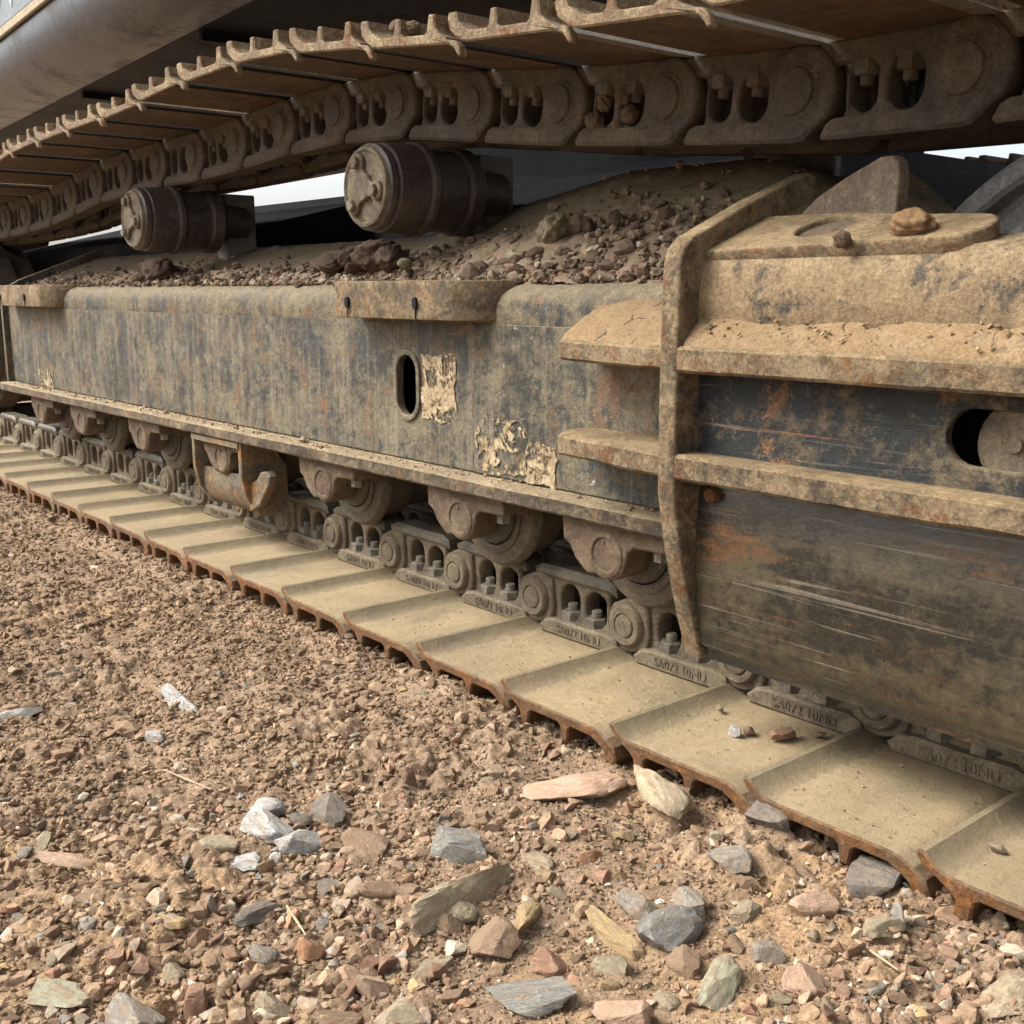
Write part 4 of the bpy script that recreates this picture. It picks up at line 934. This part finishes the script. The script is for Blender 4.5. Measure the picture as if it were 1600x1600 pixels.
for i, (xa, ya, xb, yb, wp, hr, c, lab) in enumerate(HERO):
    Zg = GZ + 0.006
    A, B = pix(xa, ya, Zg), pix(xb, yb, Zg); mid = (A + B) / 2
    L = (B - A).length * 1.12; W = max(wp * mpp(mid) * 1.35, L * 0.34); H = W * hr * 1.15
    # a slab seen at a shallow angle: its width on the ground is foreshortened
    o = link_obj('stone', rock_mesh(i % 14, c)); d = B - A
    gz = float(ground_z(mid.x, mid.y)); set_stone(o, (mid.x, mid.y, gz), L, W, H, math.atan2(d.y, d.x), hb.uniform(-0.22, 0.22), 0.33)
    tag(o, lab, 'stone', 'larger stones on the ground'); taken.append((mid.x, mid.y, max(L, W) / 2))

# visible ground region sampler (wedge in front of the track)
def sample(n, nearpow=1.0):
    out = []
    while len(out) < n:
        m = n * 3
        x = rng.uniform(-4.6, 0.1, m); y = rng.uniform(0.0, 1.09, m)
        dep = x * FW.x + y * FW.y + GZ * FW.z; u = 800 + F_PX * (x * RT.x + y * RT.y) / dep; v = 800 - F_PX * (x * UP.x + y * UP.y + GZ * UP.z) / dep
        ok = (dep > 0.3) & (u > -260) & (u < 1800) & (v < 1850)
        ok &= rng.random(m) < np.clip((0.85 / np.maximum(dep, .3)) ** nearpow, 0, 1)
        out += list(zip(x[ok], y[ok], dep[ok]))
    return np.array(out[:n])
SMALL = {
 'tan': ('small tan pebble lying loose on the brown soil', 'small tan pebbles on the soil'),
 'brown': ('small brown pebble lying loose on the brown soil', 'small brown pebbles on the soil'),
 'grey': ('small grey pebble lying loose on the brown soil', 'small grey pebbles on the soil'),
 'blue': ('small blue grey pebble lying loose on the brown soil', 'small blue grey pebbles on the soil'),
 'red': ('small reddish pebble lying loose on the brown soil', 'small reddish pebbles on the soil'),
 'cream': ('small cream pebble lying loose on the brown soil', 'small cream pebbles on the soil'),
 'orange': ('small orange pebble lying loose on the brown soil', 'small orange pebbles on the soil'),
 'ochre': ('small ochre pebble lying loose on the brown soil', 'small ochre pebbles on the soil'),
 'white': ('small white pebble lying loose on the brown soil', 'small white pebbles on the soil'),
}
pts = sample(3500, 1.7); cnt = 0; used = {}
def near_label(x, y, c, s, hfl):
    def pr_(p): p = Vector(p); d = p.dot(FW); return 800 + F_PX * p.dot(RT) / d, 800 - F_PX * p.dot(UP) / d
    u, v = pr_((x, y, GZ)); best = None
    for h in HERO:
        a, b = (h[0] + h[2]) / 2, (h[1] + h[3]) / 2; dd = math.hypot(u - a, v - b)
        if best is None or dd < best[0]: best = (dd, a, b, h)
    dd, a, b, h = best; dx, dy = u - a, v - b
    dr = ('left of' if dx < 0 else 'right of') if abs(dx) > abs(dy) * 1.4 else ('above' if dy < 0 else 'below')
    if dr in ('above', 'below') and abs(dx) > abs(dy) * 0.6: dr = dr + ' and ' + ('left of' if dx < 0 else 'right of')
    far = 'just ' if dd < 75 else ('' if dd < 150 else 'well ' if dd < 260 else 'far ')
    size = 'tiny' if s < 0.0125 else 'small' if s < 0.017 else 'medium'
    shp = 'flat ' if hfl < 0.55 else 'chunky ' if hfl > 0.7 else ''
    cn = {'blue': 'blue grey', 'red': 'reddish'}.get(c, c)
    short = {0: 'the long diagonal rock'}.get(HERO.index(h), 'the ' + ' '.join(h[7].replace(',', '').split()[:5]))
    for cut in (' lying', ' just', ' between', ' right', ' left', ' in', ' near', ' beside', ' with', ' touching', ' below', ' above', ' at', ' cut', ' and', ' wedged', ' lodged', ' leaning', ' on'):
        if short.endswith(cut): short = short[:-len(cut)]
    return f"{size} {shp}{cn} pebble {far}{dr} {short}"

cols = ['tan', 'brown', 'grey', 'blue', 'red', 'cream', 'orange', 'ochre', 'white']; pr = [0.26, 0.27, 0.12, 0.05, 0.13, 0.08, 0.04, 0.03, 0.02]
pr = np.array(pr) / sum(pr)
for x, y, dep in pts:
    if cnt >= 255: break
    s = float(np.clip(0.014 * math.exp(rng.normal() * 0.38), 0.010, 0.034))
    dens = float(vnoise(np.array([x * 2.2 + 7]), np.array([y * 2.2]))[0])
    if dep > 1.4 and rng.random() < 0.6: continue
    if rng.random() > 0.35 + dens: continue
    if any((x - a) ** 2 + (y - b) ** 2 < (r + s * 0.35) ** 2 for a, b, r in taken): continue
    pu = Vector((x, y, GZ)); pd_ = pu.dot(FW); uu = 800 + F_PX * pu.dot(RT) / pd_; vv = 800 - F_PX * pu.dot(UP) / pd_
    if not (0 < uu < 1600 and vv < 1600): continue
    taken.append((x, y, s * 0.4)); c = str(rng.choice(cols, p=pr)); hfl = float(rng.uniform(0.45, 0.8)); lab = near_label(x, y, c, s, hfl)
    if used.get(lab, 0) >= 1: continue
    used[lab] = 1
    o = link_obj('pebble', rock_mesh(int(rng.integers(14)), c))
    set_stone(o, (x, y, float(ground_z(x, y))), s * rng.uniform(1, 1.5), s * rng.uniform(0.7, 1.0), s * hfl, rng.uniform(0, 6.28), rng.uniform(-0.3, 0.3), 0.34)
    tag(o, lab, 'pebble', SMALL[c][1]); cnt += 1

PAL = np.array([(0.25, 0.16, 0.10), (0.31, 0.215, 0.14), (0.21, 0.135, 0.09), (0.36, 0.265, 0.18), (0.28, 0.18, 0.12), (0.40, 0.31, 0.22), (0.31, 0.265, 0.20), (0.26, 0.235, 0.195), (0.21, 0.195, 0.17), (0.38, 0.22, 0.14), (0.48, 0.41, 0.31), (0.56, 0.53, 0.47), (0.42, 0.30, 0.15), (0.33, 0.19, 0.13)])
PW = np.array([20, 20, 14, 14, 10, 8, 6, 4, 2, 2, 3.5, 0.8, 1.5, 3.0]); PW = PW / PW.sum()
def crumbs(name, P3, size, sub_cut, label, mat, zsink=0.25, pal=PAL, pw=PW, elong=1.3, soilmix=0.0):
    """one merged mesh of many tiny stones; P3 (n,3) positions, size (n,)"""
    n = len(P3); V = []; Fs = []; T = []; off = 0
    nv = 10
    if sub_cut == 'octa':
        b = np.array([(1, 0, 0), (-1, 0, 0), (0, 1, 0), (0, -1, 0), (0, 0, 1), (0, 0, -1)], float)
        bf = np.array([(0, 2, 4), (2, 1, 4), (1, 3, 4), (3, 0, 4), (2, 0, 5), (1, 2, 5), (3, 1, 5), (0, 3, 5)])
        variants = [b * (1 + rng.uniform(-0.3, 0.3, (6, 1))) + rng.uniform(-0.22, 0.22, (6, 3)) for _ in range(nv)]
    elif sub_cut == 'ico1':
        b, bf = ICO[1]; variants = [v_ for v_ in []]
        variants = [b * (1 + rng.uniform(-0.34, 0.30, (len(b), 1))) if q_ % 2 else rock_shape(1, 5, 0.3, 0.6)[0] * 1.3 for q_ in range(nv)]
    else:
        b, bf = ICO[2]; variants = [rock_shape(2, 7, 0.30, 0.62)[0] * 1.3 for _ in range(nv)]
        if sub_cut == 'clod2': variants = [np.sign(b) * np.abs(b) ** 0.8 * rng.uniform(0.75, 1.15, (1, 3)) * (1 + rng.uniform(-0.30, 0.22, (len(b), 1))) * (0.75 + 0.5 * rng.random()) for _ in range(nv)]
    which = rng.integers(nv, size=n); ang = rng.uniform(0, 2 * PI, n); tl = rng.normal(0, 0.35, n)
    sx = size * rng.uniform(0.8, elong, n) / 2; sy = size * rng.uniform(0.6, 1.0, n) / 2; sz = size * rng.uniform(0.45, 0.85, n) / 2
    col = pal[rng.choice(len(pal), size=n, p=pw)] * rng.uniform(0.75, 1.25, (n, 1))
    if soilmix > 0:      # soil coloured lumps, tinted by the patch of ground they lie on
        pa = vnoise(P3[:, 0] * 3.1, P3[:, 1] * 3.1)[:, None]; so_ = (np.array([[0.210, 0.142, 0.088]]) * (1 - pa) + np.array([[0.300, 0.212, 0.132]]) * pa) * rng.uniform(0.65, 1.25, (n, 1))
        wgt = (rng.random((n, 1)) < soilmix * np.clip(0.55 + (P3[:, :1] * -1 - 0.6) * 0.5, 0.55, 1.1)).astype(float); col = so_ * wgt + col * (1 - wgt)
    for k in range(nv):
        I = np.where(which == k)[0]
        if len(I) == 0: continue
        v = variants[k]; m = len(v)
        q = v[None] * np.stack([sx[I], sy[I], sz[I]], 1)[:, None, :]
        ct, st = np.cos(tl[I])[:, None], np.sin(tl[I])[:, None]
        x1 = q[..., 0] * ct + q[..., 2] * st; z1 = -q[..., 0] * st + q[..., 2] * ct
        ca, sa = np.cos(ang[I])[:, None], np.sin(ang[I])[:, None]
        x2 = x1 * ca - q[..., 1] * sa; y2 = x1 * sa + q[..., 1] * ca
        r = np.stack([x2 + P3[I, 0][:, None], y2 + P3[I, 1][:, None], z1 + P3[I, 2][:, None] + (sz[I] * (1 - 2 * zsink))[:, None]], 2)
        V.append(r.reshape(-1, 3)); Fs.append((bf[None] + (np.arange(len(I)) * m)[:, None, None] + off).reshape(-1, 3)); off += len(I) * m
        t = np.ones((len(I), m, 4)); t[..., :3] = col[I][:, None, :]; T.append(t.reshape(-1, 4))
    me = np_mesh(name, np.concatenate(V), np.concatenate(Fs), mat, np.concatenate(T))
    return tag(link_obj(name, me), label, 'gravel', kind='stuff')
def gpos(a):
    z = ground_z(a[:, 0], a[:, 1]) + ground_fine(a[:, 0], a[:, 1]) * 0.6
    return np.stack([a[:, 0], a[:, 1], z], 1)
def thin(a, near=False):
    d = vnoise(a[:, 0] * 3.1 + 2, a[:, 1] * 3.1 + 1)
    if near: d = d * np.clip((a[:, 0] + 1.55) / 0.55 + (0.5 - a[:, 1]) * 0.2, 0.12, 1.3)
    return a[rng.random(len(a)) < np.clip(d * 2.1 - 0.22, 0.10, 1)]
a = sample(62000, 1.7); crumbs('fine_gravel', gpos(a), 0.0027 * np.exp(rng.normal(0, 0.45, len(a))) * np.clip(a[:, 2], 0.9, 2.6), 'octa', 'fine reddish brown crumbs and grit covering the soil', M['crumb'], soilmix=0.9)
a = thin(sample(20000, 1.6)); crumbs('small_gravel', gpos(a), 0.0056 * np.exp(rng.normal(0, 0.38, len(a))) * np.clip(a[:, 2], 0.9, 1.5), 'ico1', 'small mixed gravel strewn over the soil', M['crumb'], 0.34, soilmix=0.86)
a = thin(sample(7500, 1.6), True); crumbs('coarse_gravel', gpos(a), np.clip(0.0110 * np.exp(rng.normal(0, 0.42, len(a))), 0.006, 0.030), 'ico2', 'coarse mixed gravel lying among the larger stones', M['crumb'], 0.25, soilmix=0.25)
a = thin(sample(2600, 1.3)); crumbs('soil_clods', gpos(a), np.clip(0.0120 * np.exp(rng.normal(0, 0.45, len(a))) * np.clip(1.5 - 0.4 * a[:, 2], 0.6, 1.1), 0.006, 0.032), 'clod2', 'rough reddish brown soil clods lying on the ground', M['crumb'], 0.5, soilmix=3.0)

# crumbs on the frame top and ledges
def topcrumbs(n, xm, xs_, ym, ys, smin, smax, name, label, sub='clod2'):
    x = np.clip(rng.normal(xm, xs_, n), -4.0, -0.97); y = np.clip(np.abs(rng.normal(0, ys, n)) + ym, 1.196, 1.49)
    z = np.where(y < 1.215, 0.012 - ((1.215 - y) ** 2) * 18, 0.012 + (y - 1.215) * top_k(x)) + 0.004
    s = smin * 0.8 * np.exp(rng.normal(0, 0.65, n)); s = np.clip(s, 0.002, smax)
    HP = np.array([(0.17, 0.12, 0.085), (0.235, 0.175, 0.12), (0.12, 0.085, 0.06), (0.29, 0.225, 0.16), (0.30, 0.20, 0.125), (0.38, 0.33, 0.24)])
    return crumbs(name, np.stack([x, y, z], 1), s, sub, label, M['crumb'], 0.2, HP, np.array([.3, .25, .2, .12, .08, .05]))
topcrumbs(2000, -1.62, 0.24, 1.20, 0.06, 0.010, 0.036, 'soil_crumbs', 'brown crumbs heaped on the frame right of the carrier roller')
topcrumbs(1000, -2.15, 0.25, 1.20, 0.05, 0.009, 0.020, 'soil_crumbs', 'dark crumbs on the frame below the nearer carrier roller')
topcrumbs(1500, -3.0, 0.5, 1.20, 0.06, 0.009, 0.022, 'soil_crumbs', 'dark crumbs on the frame between the carrier roller and its far end')
topcrumbs(500, -1.25, 0.2, 1.24, 0.10, 0.008, 0.018, 'soil_crumbs', 'scattered crumbs on the sloping frame top beside the gusset')
n = 900; x = rng.uniform(-1.75, 0.3, n); y = rng.uniform(1.03, 1.22, n)
crumbs('shoe_grit', np.stack([x, y, np.full(n, SZ + 0.001)], 1), 0.0022 * np.exp(rng.normal(0, 0.4, n)), 'octa', 'sparse grit lying on the lower track shoes', M['crumb'])
n = 260; x = rng.uniform(-0.9, 0.2, n); t_ = rng.uniform(0.1, 1.0, n)
crumbs('ledge_crumbs', np.stack([x, 1.036 + 0.042 * t_, -0.066 + 0.036 * t_ ** 0.8 + 0.002], 1), 0.0035 * np.exp(rng.normal(0, 0.5, n)), 'ico1', 'tan crumbs of dry soil on the upper ledge', M['crumb'], 0.3, np.array([(0.30, 0.21, 0.12), (0.26, 0.18, 0.10), (0.34, 0.25, 0.15)]), np.array([.5, .3, .2]))
n = 420; x = rng.uniform(-4.0, -0.96, n); y = rng.uniform(1.125, 1.165, n)
crumbs('flange_grit', np.stack([x, y, np.full(n, -0.3085)], 1), 0.0035 * np.exp(rng.normal(0, 0.5, n)), 'ico1', 'grit lying along the bottom flange of the frame', M['crumb'])

# individual clods on the machine
CL = [  # px, py, plane ('Y', value) , size px, mesh, label
 (1425, 352, 1.150, 66, 'clod_orange', 'orange brown clod resting beside the standing tab plate'),
 (1316, 374, 1.105, 30, 'clod', 'small grey brown clod in front of the round hole'),
 (1270, 332, 1.17, 22, 'clod', 'small clod on the shelf plate left of the round hole'),
 (1205, 325, 1.16, 20, 'clod', 'small clod near the top of the gusset plate'),
 (1110, 512, 1.058, 16, 'clod_tan', 'tan clod on the caked soil right of the gusset'),
 (868, 362, 1.31, 76, 'clod_tan', 'largest pale lump on the heap right of the carrier roller'),
 (770, 385, 1.28, 40, 'clod_tan', 'pale yellowish lump on the heap below the roller support'),
 (735, 412, 1.215, 24, 'clod_tan', 'cream lump at the edge of the heap above the mounting bracket'),
 (757, 410, 1.22, 20, 'clod_tan', 'small cream lump right of the cream lump on the heap'),
 (585, 384, 1.235, 74, 'clod_dark', 'dark clod piled directly under the nearer carrier roller'),
 (556, 402, 1.225, 58, 'clod_dark', 'dark clod left of the pile under the nearer carrier roller'),
 (612, 402, 1.23, 56, 'clod_dark', 'dark clod right of the pile under the nearer carrier roller'),
 (518, 412, 1.225, 46, 'clod_dark', 'dark clod furthest left of the pile under the carrier roller'),
 (632, 412, 1.20, 24, 'clod_tan', 'yellowish clod in front of the pile under the carrier roller'),
 (372, 432, 1.215, 26, 'clod_dark', 'lone dark clod on the frame edge between the two carrier rollers'),
 (436, 408, 1.25, 26, 'clod', 'round clod on the frame top between the two carrier rollers'),
 (470, 438, 1.20, 20, 'clod', 'small clod on the frame edge left of the mounting bracket'),
 (250, 408, 1.25, 62, 'clod_dark', 'flat dark clod under the farther carrier roller'),
 (215, 425, 1.22, 30, 'clod', 'clod left of the flat dark clod under the farther carrier roller'),
 (300, 424, 1.22, 26, 'clod', 'clod right of the flat dark clod under the farther carrier roller'),
 (905, 375, 1.33, 52, 'clod', 'brown lump behind the largest pale lump on the heap'),
 (840, 395, 1.27, 34, 'clod', 'brown lump below the largest pale lump on the heap'),
 (960, 375, 1.35, 34, 'clod', 'brown lump at the right end of the heap'),
 (930, 408, 1.26, 30, 'clod', 'small brown lump at the lower right of the heap'),
 (985, 428, 1.22, 26, 'clod_dark', 'dark lump near the gusset at the right end of the heap'),
 (800, 412, 1.23, 28, 'clod', 'brown lump in the middle of the heap edge'),
 (1040, 345, 1.36, 24, 'clod', 'lone clod high on the sloping plate beside the gusset'),
 (1005, 352, 1.36, 18, 'clod', 'smaller clod high on the sloping plate beside the gusset'),
 (700, 405, 1.25, 26, 'clod_orange', 'reddish lump left of the cream lumps on the heap'),
 (1150, 1148, None, 22, 'white', 'white pebble lying on a track shoe below the guard panel'),
 (1222, 1154, None, 34, 'red', 'dark reddish pebble lying on a track shoe below the guard panel'),
 (1170, 1146, None, 18, 'brown', 'small brown pebble between two pebbles on a track shoe'),
 (1280, 1150, None, 16, 'brown', 'brown pebble farthest right on the track shoe'),
 (1125, 1110, None, 14, 'tan', 'tiny tan pebble lying on a track shoe near the chain'),
 (1558, 1330, None, 20, 'cream', 'small pale pebble lying on the nearest track shoe'),
]
for i, (xx, yy, pl, sp, c, lab) in enumerate(CL):
    if pl is None:
        p = pix(xx, yy, SZ + 0.003); S = sp * mpp(p) * 1.1; o = link_obj('pebble', rock_mesh(i % 14, c)); set_stone(o, p, S * 1.3, S * 0.9, S * 0.75, i * 1.3, 0.1, 0.24)
        tag(o, lab, 'pebble')
    else:
        p = pixY(xx, yy, pl); S = sp * mpp(p) * 1.05; o = link_obj('clod', clod_mesh(i % 7, c))
        if xx > 1060 and lab[:8] != 'tan clod':
            for yv in np.arange(1.07, 1.5, 0.002):
                p = pixY(xx, yy + sp * 0.25, yv)
                if p.z < float(right_z(p.x, yv)) + 0.010: break
            zt = p.z + S * 0.22
        elif xx > 1060: zt = p.z
        else: sf_ = 0.012 + (pl - 1.215) * float(top_k(p.x)); zt = max(sf_ + S * 0.22, min(p.z, sf_ + 0.045)) if 'pile' in lab else sf_ + S * 0.22
        o.matrix_world = Matrix.Translation((p.x, p.y, zt)) @ Matrix.Rotation(i * 1.1, 4, 'Z') @ Matrix.Diagonal((S / 2, S / 2 * 0.9, S / 2 * 0.8, 1))
        tag(o, lab, 'clod')
# clods stuck in the upper chain (one link is packed) and on an upper shoe
for k, (xx, yy, s_) in enumerate([(930, 190, 34), (945, 160, 28), (975, 150, 30), (985, 178, 34), (968, 198, 30), (940, 205, 26)]):
    p = pixY(xx, yy, 1.268); S = s_ * mpp(p); o = link_obj('clod', clod_mesh(k, 'clod'))
    o.matrix_world = Matrix.Translation(p) @ Matrix.Rotation(k * 1.7, 4, 'Z') @ Matrix.Diagonal((S / 2, S / 2, S / 2, 1)); tag(o, ('lowest left', 'upper left', 'upper right', 'middle right', 'lowest right', 'lowest middle')[k] + ' mud lump of those packed into an upper chain link', 'clod', 'mud lumps packed into one upper chain link')
for k, (xx, yy, s_) in enumerate([(622, 42, 26), (645, 44, 26)]):
    p = pixY(xx, yy, 1.03); S = s_ * mpp(p); o = link_obj('clod', clod_mesh(k + 2, 'clod'))
    o.matrix_world = Matrix.Translation(p) @ Matrix.Diagonal((S / 2, S / 2, S / 2, 1)); tag(o, ('brown clod caught between grousers on top of the upper track', 'second brown clod caught right beside the first on top of the upper track')[k], 'clod')
# dry twigs
for k, (xa, ya, xb, yb, lab) in enumerate([(448, 1412, 478, 1456, 'thin orange brown twig above the orange pebble'), (1335, 1488, 1402, 1538, 'dry straw lying on the soil at lower right'), (255, 1195, 330, 1240, 'pale thin root lying on the soil at left')]):
    A, B = pix(xa, ya, GZ + 0.010), pix(xb, yb, GZ + 0.012); A.z = float(ground_z(A.x, A.y)) + 0.008; B.z = float(ground_z(B.x, B.y)) + 0.012
    g = G(); d = (B - A); L = d.length; g.lathe([(0, 0.0011), (L * 0.5, 0.0014), (L, 0.0008)], 0, 0, 6)
    me = g.mesh('twig', ROCK['tan']); o = link_obj('twig', me); o.matrix_world = Matrix.Translation(A) @ d.to_track_quat('Y', 'Z').to_matrix().to_4x4(); tag(o, lab, 'twig')
